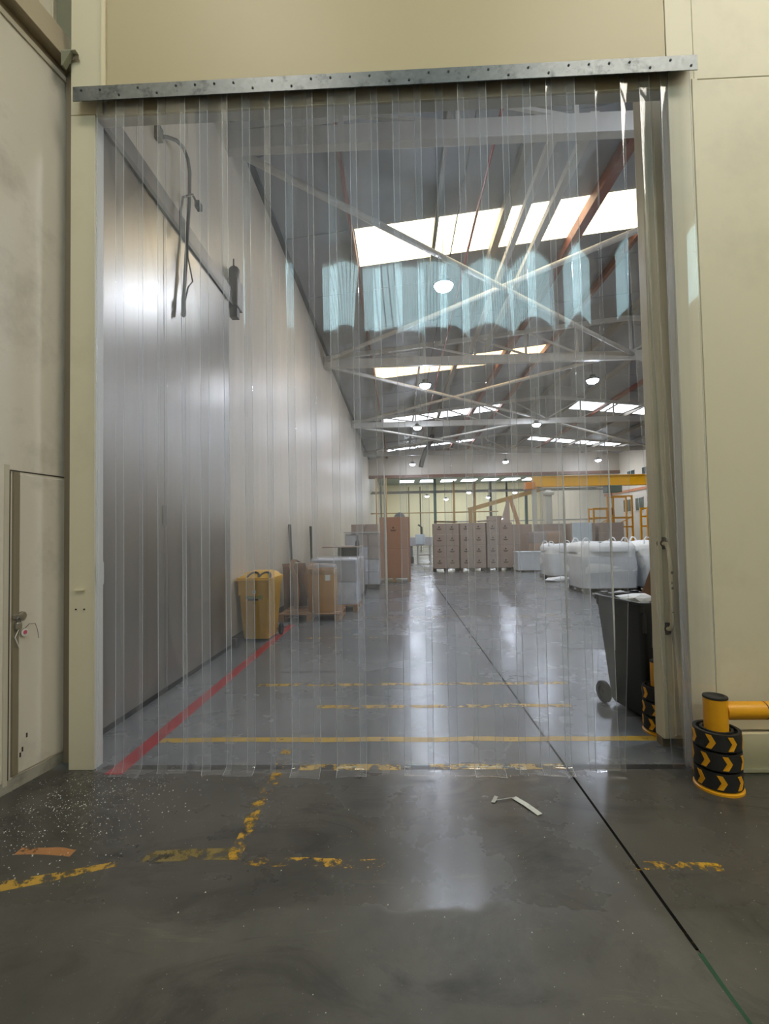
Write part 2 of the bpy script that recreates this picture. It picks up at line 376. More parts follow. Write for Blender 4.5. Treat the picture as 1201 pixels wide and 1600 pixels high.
for (x0, x1, yy) in [(-1.45, -0.1, 5.62), (-0.9, 0.2, 6.45), (1.7, 3.0, 6.6), (-0.6, 0.6, 8.3)]:
    cbm = MB(); k = 14; px = None
    for i in range(k + 1):
        x = x0 + (x1 - x0) * i / k; yv = yy + 0.02 * noise.noise((x * 2, yy, 0)); w = 0.012 + 0.006 * noise.noise((x * 6, yy, 2))
        if px: cbm.add([(px[0], px[1] - px[2], .0005), (x, yv - w, .0005), (x, yv + w, .0005), (px[0], px[1] + px[2], .0005)], [(0, 1, 2, 3)])
        px = (x, yv, w)
    cbm.build('crack', mat('crack_dark', (58, 57, 55), 0.7), floor)

# hall left wall: vertical sandwich panels
wl = struct(MB().box(XL - 0.14, XL - 0.03, YB - 0.4, 66, 0, 8.6).build('wall_left', WALL_HALL), 'long cream sandwich panel wall of the hall', 'wall')
pm = MB().box(-0.03, 0.0, 0.004, 1.146, 0.03, 8.32).mesh('panel'); pm.materials.append(WALL_HALL)
yy = YB
while yy < 64:
    obj('panel', pm, None, wl, (XL, yy, 0)); yy += 1.15
struct(MB().box(XL, XL + 0.012, 7.0, 64, 0, 0.10).build('baseboard_left', mat('dark_kerb', (92, 90, 86), 0.6)), 'dark kerb strip along the left wall of the hall', 'baseboard')
trimtop = struct(MB().box(XL - 0.03, XL + 0.10, YB, YEND, 8.18, 8.30).build('trim_1', mat('eave_flashing', (78, 80, 84), 0.5)), 'dark flashing where the left wall meets the roof', 'trim')

# hall right wall with windows
wr = struct(MB().box(XR, XR + 0.2, YB, 66, 0, 9).build('wall_right', WALL_HALL), 'cream wall at the right of the hall', 'wall')
wi = 1
for (y0, y1, z0, z1) in [(33.2, 34.6, 3.1, 4.2), (35.2, 36.6, 3.1, 4.2), (37.2, 38.4, 3.1, 4.2), (39.2, 40.4, 3.1, 4.2), (33.6, 34.8, 5.4, 6.5), (36, 37.2, 5.4, 6.5), (38.4, 39.6, 5.4, 6.5)]:
    w = struct(empty('window_%d' % wi, (XR - 0.02, (y0 + y1) / 2, z0)), ['dark window, nearest of the lower row on the right hall wall', 'dark window, second of the lower row on the right hall wall', 'dark window, third of the lower row on the right hall wall', 'dark window, farthest of the lower row on the right hall wall', 'dark window, nearest of the upper row on the right hall wall', 'dark window, middle of the upper row on the right hall wall', 'dark window, farthest of the upper row on the right hall wall'][wi - 1], 'window')
    h = (y1 - y0) / 2
    MB().box(-0.01, 0.01, -h, -0.03, 0.06, z1 - z0 - 0.06).build('pane', GLASSDK, w); MB().box(-0.01, 0.01, 0.03, h, 0.06, z1 - z0 - 0.06).build('pane', GLASSDK, w)
    fr = MB(); fr.box(-0.03, 0.02, -h - 0.05, h + 0.05, 0, 0.06); fr.box(-0.03, 0.02, -h - 0.05, h + 0.05, z1 - z0 - 0.06, z1 - z0); fr.box(-0.03, 0.02, -0.03, 0.03, 0.06, z1 - z0 - .06)
    fr.build('window_frame', TRUSSW, w); wi += 1
struct(MB().box(XR - 0.08, XR, 24, 44, 4.75, 4.95).build('trim_2', BRICKBAND), 'orange brown band along the right wall of the hall', 'trim')

# end gable, further hall and its far wall
gable = struct(MB().box(XL, XR, YEND, YEND + 0.2, 6.75, 9.6).build('wall_gable', HEADER), 'beige gable panel hanging above the far end of the hall', 'wall')
struct(MB().box(XL, XR, YEND - 0.12, YEND + 0.25, 6.5, 6.75).build('trim_3', BROWNBEAM), 'brown steel beam under the far gable panel', 'trim')
wf = struct(MB().box(XL, XR, 64, 64.2, 0, 9.5).build('wall_far', FARWALL), 'pale yellow wall closing the farther hall', 'wall')

# roof: individual sheets, purlins and roof lights are pieces of it
ceil = struct(empty('ceiling', (0, 0, 0)), 'shallow pitched grey sheet metal roof over the hall', 'ceiling')
def roof_piece(name, x0, x1, y0, y1, mt, lift=0.0, th=0.05):
    z0, z1 = roof_z(x0) + lift, roof_z(x1) + lift
    b = MB(); b.hexa([(x0, y0, z0), (x1, y0, z1), (x1, y1, z1), (x0, y1, z0), (x0, y0, z0 + th), (x1, y0, z1 + th), (x1, y1, z1 + th), (x0, y1, z0 + th)])
    return b.build(name, mt, ceil)
SKYR = [(10.3, 11.75, SKY_NEAR), (19.0, 20.45, SKY_MID), (27.5, 29.1, SKY_FAR), (37.0, 38.5, SKY_FAR)]
edges = [YB]
for a, b, _ in SKYR:
    k = max(1, round((a - edges[-1]) / 1.15)); s = (a - edges[-1]) / k; e0 = edges[-1]
    edges += [e0 + s * (i + 1) for i in range(k)]; edges.append(b)
edges += [39.8, YEND]
for i, (a, b) in enumerate(zip(edges[:-1], edges[1:])):
    sky = next((m_ for (p, q, m_) in SKYR if abs(p - a) < 1e-6), None)
    lift = 0.012 * (i % 2)
    if sky is None:
        roof_piece('roof_sheet', XL, XRIDGE, a + .004, b - .004, ROOF, lift); roof_piece('roof_sheet', XRIDGE, XR, a + .004, b - .004, ROOF, lift)
    else:
        roof_piece('roof_sheet', XL, -0.86, a + .004, b - .004, ROOF); roof_piece('roof_sheet', 6.22, 10.35, a + .004, b - .004, ROOF) if False else None
        roof_piece('roof_sheet', 6.22, XRIDGE, a + .004, b - .004, ROOF); roof_piece('roof_sheet', XRIDGE, 10.35, a + .004, b - .004, ROOF)
        roof_piece('skylight', -0.86, 6.22, a + .004, b - .004, sky); 
        far = a > 25
        if far:
            for (p, q) in ((10.35, 12.6), (12.75, 15.0), (15.15, 17.4)): roof_piece('skylight', p, q, a + .004, b - .004, sky)
            for (p, q) in ((12.6, 12.75), (15.0, 15.15), (17.4, XR)): roof_piece('roof_sheet', p, q, a + .004, b - .004, ROOF)
        else: roof_piece('roof_sheet', 10.35, XR, a + .004, b - .004, ROOF)
for (x, w, h, mt) in [(-0.92, 0.07, 0.16, REDPRIMER), (0.95, 0.08, 0.18, GREYPURLIN), (2.45, 0.16, 0.22, GREYPURLIN), (4.42, 0.20, 0.26, REDPRIMER), (6.1, 0.12, 0.2, REDPRIMER), (XRIDGE, 0.16, 0.26, GREYPURLIN),
                      (10.2, 0.12, 0.2, GREYPURLIN), (12.0, 0.12, 0.2, REDPRIMER), (13.9, 0.12, 0.2, GREYPURLIN), (15.8, 0.12, 0.2, GREYPURLIN), (17.6, 0.12, 0.2, GREYPURLIN)]:
    z = roof_z(x) - 0.01
    MB().box(x - w / 2, x + w / 2, YB, YEND, z - h, z).build('purlin', mt, ceil)
roof2 = struct(MB().box(XL, XR, YEND + .2, 64, 8.3, 8.36).build('ceiling_far', mat('far_roof_green', (128, 146, 136), 0.5, var=0.08)), 'dull green underside of the farther hall roof', 'ceiling')
for i in range(7): MB().box(0.2 + 2.6 * i, 2.0 + 2.6 * i, 52.0, 55.0, 8.27, 8.295).build('skylight', SKY_FAR, roof2); MB().box(0.2 + 2.6 * i, 2.0 + 2.6 * i, 58.5, 61.0, 8.27, 8.295).build('skylight', SKY_FAR, roof2)  # second, deeper row of glowing sheets added to brighten the far wall

# wall with the doorway (viewer's side), built of panels
X0, X1, ZT = -2.155, 1.935, 4.69
wf_ = MB(); wf_.box(-2.336, X0, YF + .02, YB, 0, 9.3); wf_.box(X0, X1, YF + .02, YB, ZT, 9.3); wf_.box(X1, XR, YF + .02, YB, 0, 9.3)
wfr = struct(wf_.build('wall_front', REVEAL), 'cream panel wall around the wide doorway', 'wall')
MB().box(-2.336, X0, YF, YF + .02, 0.0, 4.70).build('panel', WALL, wfr, bevel=0.003)
MB().box(-2.336, -2.10, YF, YF + .02, 4.705, 9.3).build('panel', WALL, wfr, bevel=0.003)
MB().box(-2.07, 1.93, YF, YF + .02, ZT, 9.3).build('panel', LINTEL, wfr, bevel=0.003)
MB().box(1.935, 2.118, YF, YF + .02, 0.0, 9.3).build('panel', WALL, wfr, bevel=0.003)
MB().box(2.122, 9, YF + .004, YF + .02, 0.26, 4.74).build('panel', WALL, wfr, bevel=0.003)
MB().box(2.122, 9, YF + .004, YF + .02, 4.745, 9.3).build('panel', WALL, wfr, bevel=0.003)
struct(MB().box(-2.10, -2.07, YF - .018, YF, 4.84, 9.3).build('trim_4', mat('white_trim', (226, 214, 186), 0.45)), 'narrow white cover strip above the curtain rail', 'trim')
struct(MB().box(2.10, 2.135, YF - .006, YF, 0.0, 4.74).build('trim_5', WALL), 'cream joint cover on the wall right of the doorway', 'trim')
bb = MB(); bb.box(2.04, 9, YF - .035, YF, 0.02, 0.25); bb.box(2.04, 9, YF - .05, YF, 0.0, 0.03)
struct(bb.build('baseboard_right', mat('baseboard_cream', (208, 200, 168), 0.45, var=0.04), bevel=0.006), 'cream plinth along the wall behind the yellow barrier', 'baseboard')
struct(MB().box(-2.62, -2.33, 3.44, 3.52, 0, 5.10).box(-2.45, -2.30, 3.385, 3.52, 0, 5.10).build('trim_6', BROWNTRIM), 'glossy brown strip in the gap left of the doorway post', 'trim')
struct(MB().box(-2.62, -2.30, 3.42, 3.56, 5.12, 9.3).build('trim_7', GREENGREY), 'grey green post above the sliding door track', 'trim')
# joint rings in the white reveal
struct(MB().box(X0 - .001, X0 + .004, YF + .02, YB + .004, 1.28, 1.44).build('trim_8', REVEAL), 'white joint cover low on the left reveal', 'trim')
# sill brackets, screw heads and scrape on the left post
for (x, z) in ((-2.285, 1.115), (-2.225, 1.115)):
    MB().lathe([(0.006, 0), (0.006, 0.004), (0, 0.005)], 8).build('screw_head', RUST, wfr, (x, YF - .001, z), (math.pi / 2, 0, 0))
MB().box(-2.29, -2.22, YF - .014, YF, 1.245, 1.255).build('clip', mat('clip_pale', (224, 216, 190), 0.4), wfr, rot=(0, 0, 0))

# near hall shell (behind and beside the viewer)
wfl = struct(MB().box(-4.6, -4.4, -6, 3.5, 0, 9.3).build('wall_left_near', DOORWHITE), 'white wall far left of the viewer', 'wall')
struct(MB().box(9, 9.2, -6, YF, 0, 9.3).build('wall_right_near', WALL), 'cream wall far right of the viewer', 'wall')
rear = MB(); rear.box(-4.6, 9.2, -6.2, -6, 0, 7.1); rear.box(-4.6, 9.2, -6.2, -6, 8.9, 9.3); rear.box(-4.6, -2.0, -6.2, -6, 7.1, 8.9); rear.box(5.46, 9.2, -6.2, -6, 7.1, 8.9)
struct(rear.build('wall_rear', WALL), 'cream wall behind the viewer with a high window band', 'wall')
struct(MB().box(-4.6, 9.2, -6.2, YF, 9.3, 9.4).build('ceiling_near', ROOF), 'grey sheet roof above the viewer', 'ceiling')
FILL_FORE = translucent_sheet('fill_sheet_near_hall', (255, 245, 226), (255, 250, 240), E_FILL_FORE, 1.6, 'Y')
cn_ = bpy.data.objects['ceiling_near']
for (a, b) in ((-2.6, -1.0), (2.2, 5.4), (5.6, 8.8)):
    MB().box(a, b, -1.0, 0.4, 9.26, 9.298).build('skylight', FILL_FORE, cn_)  # emissive sheets added out of view to brighten the near hall
cw = struct(empty('window_8', (0, -6.1, 7.1)), 'long band of daylit translucent sheets high behind the viewer', 'window')
x = -2.0
while x < 5.4:
    MB().box(x + .02, x + 0.27, -.02, .02, 0.03, 1.77).build('pane', CLERE, cw); MB().box(x - .02, x + .02, -.04, .06, 0, 1.8).build('mullion', mat('mullion_dark', (60, 70, 72), 0.5), cw); x += 0.29

# sliding door on the near left with wicket door (local frame: +x into the room, y along the leaf)
d1 = struct(empty('door_1', (-2.458, 3.406, 0), math.radians(-9.58)), 'big white sliding door with a small wicket door at the left', 'door')
MB().box(-0.10, 0.0, -6.0, 0.0, 0.035, 5.10).build('leaf', DOORWHITE, d1, bevel=0.006)
MB().box(-0.012, 0.006, -6.0, 0.012, 0.0, 0.075).build('bottom_seal', mat('seal_pale', (168, 164, 152), 0.5, dirt=(70, 66, 60), dscale=5, damt=0.7), d1)
MB().box(-0.02, 0.012, -6.0, 0.0, 5.06, 5.10).build('hanger_rail', mat('rail_pale', (190, 182, 166), 0.45), d1)
MB().box(-0.08, -0.01, -6.0, 0.02, 5.10, 5.17).build('track', BROWNTRIM, d1)
tc_ = MB(); tc_.hexa([(-0.1, -6, 5.17), (0.075, -6, 5.17), (0.075, 0.03, 5.17), (-0.1, 0.03, 5.17), (-0.1, -6, 5.42), (0.03, -6, 5.42), (0.03, 0.03, 5.42), (-0.1, 0.03, 5.42)])
tc_.build('track_cover', mat('cover_taupe', (176, 164, 142), 0.45, var=0.04), d1, bevel=0.004)
MB().box(-0.14, -0.10, -6.0, 0.04, 5.17, 9.3).build('upper_panel', mat('upper_white', (214, 206, 186), 0.45, var=0.03), d1)
wk = MB().box(0.0, 0.012, -0.36, 0.0, 0.09, 2.045).build('wicket_leaf', DOORWHITE, d1, bevel=0.004)
MB().box(0.0, 0.016, -0.405, -0.365, 0.09, 2.06).build('wicket_stile', mat('stile_taupe', (138, 128, 108), 0.4, var=0.05), d1, bevel=0.002)
MB().box(0.0, 0.008, -0.46, -0.43, 0.05, 2.10).build('wicket_frame', mat('frame_pale', (200, 194, 176), 0.45), d1)
MB().box(0.0, 0.003, -0.43, 0.0, 2.062, 2.070).build('wicket_gap', mat('gap_dark', (60, 56, 50), 0.7), d1)
MB().box(0.0, 0.003, -0.424, -0.418, 0.05, 2.06).build('wicket_gap', mat('gap_dark', (60, 56, 50), 0.7), d1)
MB().box(0.012, 0.014, -0.395, -0.37, 0.10, 0.17).build('stile_foot', DARKRUB, d1)
hs = MB(); hs.lathe([(0.028, 0), (0.028, 0.012), (0.018, 0.016)], 14); hs.build('lock_plate', BRASS, wk, (0.012, -0.345, 1.11), (0, math.pi / 2, 0), smooth=40)
MB().box(0.016, 0.024, -0.41, -0.34, 1.095, 1.125).build('hasp', BRASS, wk, bevel=0.002)
for (yv, z) in ((-0.30, 0.30), (-0.33, 0.22), (-0.345, 0.19)):
    MB().box(0.0122, 0.0126, yv - .008, yv + .004, z, z + .03).build('scuff', mat('scuff_dark', (58, 54, 50), 0.8), wk)
# padlock, tag and string hanging from the hasp (things of their own)
Rz = Matrix.Rotation(math.radians(-9.58), 3, 'Z')
def dl(x, y, z): return Rz @ Vector((x, y, 0)) + Vector((-2.458, 3.406, z))
pk = tag(empty('padlock', dl(0.034, -0.385, 1.03), math.radians(-9.58)), 'small steel padlock hanging on the wicket door hasp', 'padlock')
MB().box(-0.010, 0.010, -0.02, 0.02, 0, 0.042).build('lock_body', BRASS, pk, bevel=0.004)
MB().tube([(0, -0.013, .04), (0, -0.013, .06), (0, -0.008, .072), (0, 0, .077), (0, .008, .072), (0, .013, .06), (0, .013, .04)], 0.003, 8).build('shackle', GALV, pk, smooth=60)
kt = tag(empty('key_tag', dl(0.03, -0.335, 1.0), math.radians(-9.58)), 'pink and white key tag hanging on the wicket door lock', 'key tag')
MB().lathe([(0.026, -.002), (0.026, .002)], 16).build('disc', WHITEPAPER, kt, (0, 0, 0), (0, math.pi / 2, 0))
MB().lathe([(0.014, -.003), (0.014, .003)], 12).build('centre', PINK, kt, (0, 0, 0), (0, math.pi / 2, 0))
MB().tube([(0, .0, .026), (0, .03, .05), (.004, .07, .045), (0, .09, .0), (0, .10, -.06)], .002, 6).build('cord', mat('cord_grey', (110, 104, 100), 0.7), kt)
MB().tube([(0, .0, .03), (.004, -.04, .04), (.002, -.07, -.02), (0, -.04, -.09)], .003, 6).build('string', WHITEPAPER, kt)
# bracket where the track ends
bk = tag(empty('track_bracket', (-2.335, 3.245, 5.105)), 'pale steel angle bracket at the end of the sliding door track', 'bracket')
MB().box(-0.06, 0.11, -.03, .03, .055, .062).build('top_flange', mat('bracket_pale', (176, 176, 158), 0.45), bk)
MB().box(-0.06, 0.11, .024, .03, .0, .055).build('web', BROWNTRIM, bk)
MB().hexa([(-0.06, -.03, -.12), (-.04, -.03, -.12), (-.04, .03, -.12), (-.06, .03, -.12), (-.06, -.03, .055), (.06, -.03, .055), (.06, .03, .055), (-.06, .03, .055)]).build('gusset', GREENGREY, bk)

bk.scale = (.62, .62, .62)
# steel sliding door inside the hall on the left wall
d2 = struct(empty('door_2', (XL, 0, 0)), 'tall brushed steel sliding door on the left wall inside the hall', 'door')
for i, (a, b) in enumerate(((3.5, 4.9), (4.904, 6.85))):
    MB().box(0.02, 0.085, a, b, 0.04, 5.10).build('leaf_panel', STEEL, d2, bevel=0.004)
MB().box(0.0, 0.10, 3.5, 7.0, 5.12, 5.36).build('track', TRACK, d2, bevel=0.006)
MB().box(0.085, 0.11, 3.5, 6.95, 5.10, 5.16).build('hanger_rail', mat('rail_dark', (84, 80, 78), 0.5), d2)
MB().box(0.02, 0.088, 3.5, 6.85, 0.0, 0.05).build('bottom_seal', DARKRUB, d2)
MB().box(0.085, 0.09, 4.86, 4.94, 1.75, 1.95).build('pull_plate', TRACK, d2)
MB().box(0.0, 0.14, 6.86, 6.96, 0.0, 0.12).build('floor_guide', TRACK, d2, bevel=0.004)

# open insulated leaf parked behind the wall on the right
d3 = struct(empty('door_3', (1.915, 3.60, 0)), 'edge of an open cream insulated door behind the right jamb', 'door')
MB().box(0.0, 3.8, 0.0, 0.12, 0.06, 5.2).build('leaf', BEIGEPAINT, d3, bevel=0.012)
MB().box(0.0, 0.03, -.014, 0.0, 0.07, 5.2).build('edge_trim', BEIGEPAINT, d3, bevel=0.004)
MB().box(0.075, 0.14, -.02, 0.0, 0.09, 5.2).build('edge_trim', BEIGEPAINT, d3, bevel=0.006)
MB().box(0.0, 3.8, 0.02, 0.10, 0.0, 0.065).build('bottom_seal', mat('seal_taupe', (120, 110, 92), 0.6), d3)
hd = MB().tube([(.042, -.006, 1.50), (.044, -.05, 1.495), (.046, -.075, 1.45), (.048, -.082, 1.36), (.048, -.082, 1.2), (.048, -.082, 1.0), (.05, -.075, .91), (.05, -.05, .875), (.05, -.006, .87)], 0.016, 12).build('handle', mat('handle_cream', (214, 200, 164), 0.45, var=0.05), d3, smooth=60)
for (xv, z) in ((.042, 1.50), (.05, .87)):
    MB().lathe([(0.046, 0), (0.046, 0.006), (0.02, 0.014)], 16).build('rust_flange', RUST, d3, (xv, -.002, z), (math.pi / 2, 0, 0), smooth=40)
for (z, s_) in ((1.28, .02), (1.21, .012), (1.17, .016), (1.0, .01)):
    MB().box(.040, .040 + s_ * .8, -.100, -.0965, z, z + s_).build('paint_chip', RUST, hd)

# ================================================================== TRUSSES, BRACES
def truss(Y, label):
    t = tag(empty('roof_truss', (XRIDGE, Y, 7.55)), label, 'truss', 'pitched steel roof trusses of the hall')
    zb = 0.15
    hw = XRIDGE - XL
    MB().box(-hw, XR - XRIDGE, -.08, .08, 0.0, 0.30).build('bottom_chord', TRUSSW, t, bevel=0.01)
    def zt(x): return roof_z(XRIDGE + x) - 7.55 - 0.32
    MB().beam((-hw, 0, zt(-hw)), (0, 0, zt(0)), 0.12, 0.14).build('top_chord', TRUSSW, t)
    MB().beam((0, 0, zt(0)), (XR - XRIDGE, 0, zt(XR - XRIDGE)), 0.12, 0.14).build('top_chord', TRUSSW, t)
    xs = [-hw + 1.78 * i for i in range(7)]; xs[-1] = 0; xs = xs + [-v for v in reversed(xs[:-1])]
    for i, x in enumerate(xs):
        if x > XR - XRIDGE: continue
        MB().beam((x, 0, .28), (x, 0, zt(x)), 0.07, 0.07).build('web_member', TRUSSW, t)
    for a, b in zip(xs[:-1], xs[1:]):
        if b > XR - XRIDGE: b = XR - XRIDGE
        if a < 0: MB().beam((a, 0, zt(a)), (b, 0, .28), 0.06, 0.06).build('web_member', TRUSSW, t)
        else: MB().beam((a, 0, .28), (b, 0, zt(b)), 0.06, 0.06).build('web_member', TRUSSW, t)
    return t
TY = [7.05, 16.6, 26.1, 35.6]
for Y, lb in zip(TY, ['pale steel roof truss nearest the strip curtain', 'pale steel roof truss just beyond the first cream roof light', 'third pale steel roof truss, before the first white roof lights', 'pale steel roof truss farthest away, in front of the gable']):
    truss(Y, lb)
def brace(a, b, label, r=0.065):
    o = MB().tube([Vector((0, 0, 0)), Vector(b) - Vector(a)], r, 10).build('roof_brace', TRUSSW, None, a, smooth=60)
    return tag(o, label, 'brace', 'diagonal steel tubes between the trusses')
ZBR = 7.70
nm = ['first', 'second', 'third']
for i in range(3):
    a, b = TY[i] + .1, TY[i + 1] - .1
    brace((XL + .02, a, ZBR), (XRIDGE, b, ZBR), 'steel tube brace from the left wall running right and away in the %s bay' % nm[i])
    brace((XRIDGE - .15, a, ZBR + .13), (XL + .15, b, ZBR + .13), 'steel tube brace running from far left to near ridge in the %s bay' % nm[i])
    brace((XRIDGE + .2, a, ZBR), (XR - .05, b, ZBR), 'steel tube brace right of the ridge running away in the %s bay' % nm[i])
# things hanging along the roof
tag(MB().tube([(0, 0, 0), (0, 33, 0)], 0.028, 8).build('sprinkler_pipe', REDPIPE, None, (1.75, 6, 8.28)), 'thin red sprinkler pipe running along under the roof', 'pipe')
tag(MB().tube([(0, 0, 0), (0, 33, 0)], 0.014, 6).build('roof_cable', CABLE, None, (1.34, 6, 8.22)), 'thin dark cable running along under the roof', 'cable')
tag(MB().box(-.07, .07, 0, 9.3, 0, .14).build('roof_strut', TRUSSW, None, (3.14, 7.2, 7.93)), 'pale square strut running back from the nearest truss, right one', 'strut', 'pale struts behind the first truss')
tag(MB().box(-.06, .06, 0, 9.3, 0, .14).build('roof_strut', TRUSSW, None, (2.62, 7.2, 7.93)), 'pale square strut running back from the nearest truss, left one', 'strut', 'pale struts behind the first truss')

# ================================================================== LAMPS
def high_bay(loc, label, group, lens=LENS_HALL, r=0.22, ceiling_z=None):
    t = tag(empty('high_bay_lamp', loc), label, 'lamp', group)
    MB().lathe([(r, 0.0), (r + .02, 0.02), (r + .02, 0.06), (r * .75, .10), (r * .5, .12), (r * .5, .20), (0.04, .22)], 24).build('housing', mat('lamp_housing', (70, 74, 80), 0.4, metal=0.5), t, smooth=40)
    MB().lathe([(0.0, -.13), (r * .45, -.115), (r * .8, -.07), (r * .97, 0.0)], 20).build('lens', lens, t, smooth=60)
    rz = (ceiling_z or roof_z(loc[0])) - loc[2]
    MB().tube([(0, 0, .2), (0, 0, rz)], 0.008, 6).build('hanger', CABLE, t)
    return t
GH = 'high bay lamps under the hall roof'
for x, y, lb in [(1.13, 10.75, 'brightest round LED lamp, under the first cream roof light'), (1.10, 18.0, 'round LED lamp just below the second cream roof light'), (1.08, 25.2, 'round LED lamp under the first long white roof light at left'), (1.2, 38.4, 'farthest round LED lamp at left, in front of the gable'),
                 (7.42, 18.0, 'large round LED lamp at right beside the open door edge'), (7.38, 25.2, 'round LED lamp near the ridge under the middle of the third truss'), (8.65, 38.2, 'round LED lamp in front of the middle of the gable'), (16.1, 38.5, 'farthest round LED lamp at right above the yellow crane beam')]:
    high_bay((x, y, 7.30), lb, GH)
for x, y, lb in [(7.42, 10.75, 'round LED lamp hidden behind the right side of the doorway wall'), (4.4, 4.7, 'added unseen LED lamp right of the doorway, brightening the nearest truss')]:  # second lamp added out of sight, off the rows, to brighten the first truss
    high_bay((x, y, 7.30), lb, GH)

# ================================================================== STRIP CURTAIN
sc_ = tag(empty('strip_curtain', (0, 3.235, 0)), 'clear plastic strip curtain hanging from a galvanised rail in the doorway', 'curtain')
rl = MB(); rl.box(-2.262, 2.09, -.042, -.036, 4.725, 4.83); rl.box(-2.262, 2.09, -.036, .044, 4.824, 4.83)
rail = rl.build('rail', GALV, sc_)
k = -2.2
while k < 2.05:
    MB().lathe([(0.008, 0), (0.008, 0.004), (0, 0.006)], 8).build('bolt', mat('bolt_dark', (46, 50, 54), 0.5, metal=0.4), rail, (k, -.042, 4.755 + (0.045 if int(k * 100) % 3 else 0)), (math.pi / 2, 0, 0)); k += 0.137
US = [-.5, -.484, -.40, -.30, -.20, -.10, 0, .10, .20, .30, .40, .484, .5]
def strip_mesh(width, bow, seed, z0, z1, twist=0.0, kick=-.03, pull=0.0, klen=.05):
    nx, nz, th = len(US) - 1, 44, 0.003
    b = MB(); F = []; edge = set()
    for i in range(nz + 1):
        q = i / nz
        z = z0 + (z1 - z0) * (q - 6) / (nz / nz * 38 / nz) if False else (z0 + 0.14 * (i / 8) if i < 8 else z0 + 0.14 + (z1 - z0 - 0.14) * (i - 8) / (nz - 8))
        lo = 1 - (z - z0) / (z1 - z0)
        amp = bow * (0.55 + 0.45 * lo) * (0.8 + 0.9 * noise.noise((seed * 3.1, z * 0.35, 0)))
        ang = twist * lo + 0.07 * noise.noise((seed * 1.7, z * 0.25, 5)) * (0.4 + lo)
        sway = 0.014 * noise.noise((seed, z * 0.4, 9)) * lo + pull * lo * lo
        kk = kick * math.exp(-(z - z0) / klen)
        row = []
        for u in US:
            x = u * width; y = amp * (1 - 4 * u * u)
            row.append(Vector((x * math.cos(ang) - y * math.sin(ang) + sway, x * math.sin(ang) + y * math.cos(ang) + kk, z)))
        F.append(row)
    n = nx + 1
    for s in (0, 1):
        for row in F:
            for j, p in enumerate(row):
                t = row[min(j + 1, nx)] - row[max(j - 1, 0)]; nn = Vector((-t.y, t.x, 0)).normalized()
                b.v.append(tuple(p + nn * (th / 2 if s else -th / 2)))
    o = n * (nz + 1)
    for i in range(nz):
        for j in range(nx):
            a = i * n + j
            if j in (0, nx - 1): edge.add(len(b.f)); edge.add(len(b.f) + 1)
            b.f.append((a, a + 1, a + n + 1, a + n)); b.f.append((o + a, o + a + n, o + a + n + 1, o + a + 1))
        for j in (0, nx):
            a = i * n + j; f = (a, a + n, o + a + n, o + a); edge.add(len(b.f)); b.f.append(f if j == 0 else f[::-1])
    for j in range(nx):
        edge.add(len(b.f)); b.f.append((j, o + j, o + j + 1, j + 1)); a = nz * n + j; b.f.append((a, a + 1, o + a + 1, o + a))
    b.edge = edge; b.rows = F
    return b
def strip(b, loc):
    me = b.mesh('strip', 50); me.materials.append(STRIP); me.materials.append(STRIP_EDGE)
    if len(me.polygons) == len(b.f):
        for k_ in b.edge: me.polygons[k_].material_index = 1
    return obj('strip', me, None, sc_, loc)
random.seed(21)
xs = []; x = -2.02
while x < 1.36: xs.append(x); x += 0.152
for i, x in enumerate(xs):
    tw = random.uniform(-.12, .12)
    bow = (0.011 if i % 2 else -0.009) * random.uniform(0.7, 1.4)
    laid = i in (1, 2, 6, 9, 11, 14, 16, 17, 18, 20)
    b = strip_mesh(0.2, bow, i + 1.3, random.uniform(0.006, 0.02), 4.78, tw, random.uniform(-.10, -.06) if laid else random.uniform(-.03, -.01), 0, .016 if laid else .05)
    st = strip(b, (x, -0.012 if i % 2 else 0.012, 0))
    if i in (12, 20, 22):      # pale tubes added along the free edge to imitate bright light streaks
        pts = [r[-1] + Vector((0, -.004, 0)) for r in b.rows if 0.75 < r[0].z < 2.15]
        rad = [0.0014 + 0.0068 * math.sin(math.pi * k_ / (len(pts) - 1)) ** 0.7 for k_ in range(len(pts))]
        MB().tube(pts, rad, 8).build('streak_tube', STRIP_STREAK, st, smooth=80)
for (xx, yv, sd, tw, pl) in [(1.52, .012, 50.3, .12, -.16), (1.68, -.012, 53.3, .35, .17), (1.82, 0.0, 57.3, .6, .09), (1.965, -.002, 60.3, -.1, 0)]:
    st = strip(strip_mesh(0.2, 0.014, sd, 0.015, 4.78, tw, -.03 if xx < 1.6 else .004, pl), (xx, yv + (.01 if xx > 1.7 else 0), 0))

# ================================================================== FLOOR MARKINGS
def marking(x0, x1, y0, y1, mt, label, z=0.0008, n=1, wob=0.0, name='floor_marking'):
    b = MB(); P = []; horiz = (x1 - x0) > (y1 - y0); k = 24
    for i in range(k + 1):
        t = i / k
        if horiz:
            x = x0 + (x1 - x0) * t; w = wob * noise.noise((x * 3, y0, 1)); P.append(((x, y0 + w), (x, y1 + w + wob * .5 * noise.noise((x * 9, y0, 4)))))
        else:
            y = y0 + (y1 - y0) * t; w = wob * noise.noise((x0, y * 3, 1)); P.append(((x1 + w + wob * .5 * noise.noise((x0, y * 9, 4)), y), (x0 + w, y)))
    for a, c in zip(P[:-1], P[1:]):
        q = [a[0], c[0], c[1], a[1]]
        b.add([(p[0], p[1], z) for p in q] + [(p[0], p[1], 0.0002) for p in q], [(0, 1, 2, 3), (4, 7, 6, 5), (0, 4, 5, 1), (2, 6, 7, 3)])
    return tag(b.build(name, mt), label, 'floor marking')
marking(-2.04, -1.92, 3.22, 8.6, PRED, 'red painted line on the floor along the left wall')
marking(-1.92, 1.98, 3.72, 3.80, PY_SOLID, 'long yellow painted line just inside the curtain', wob=0.02, z=.0010)
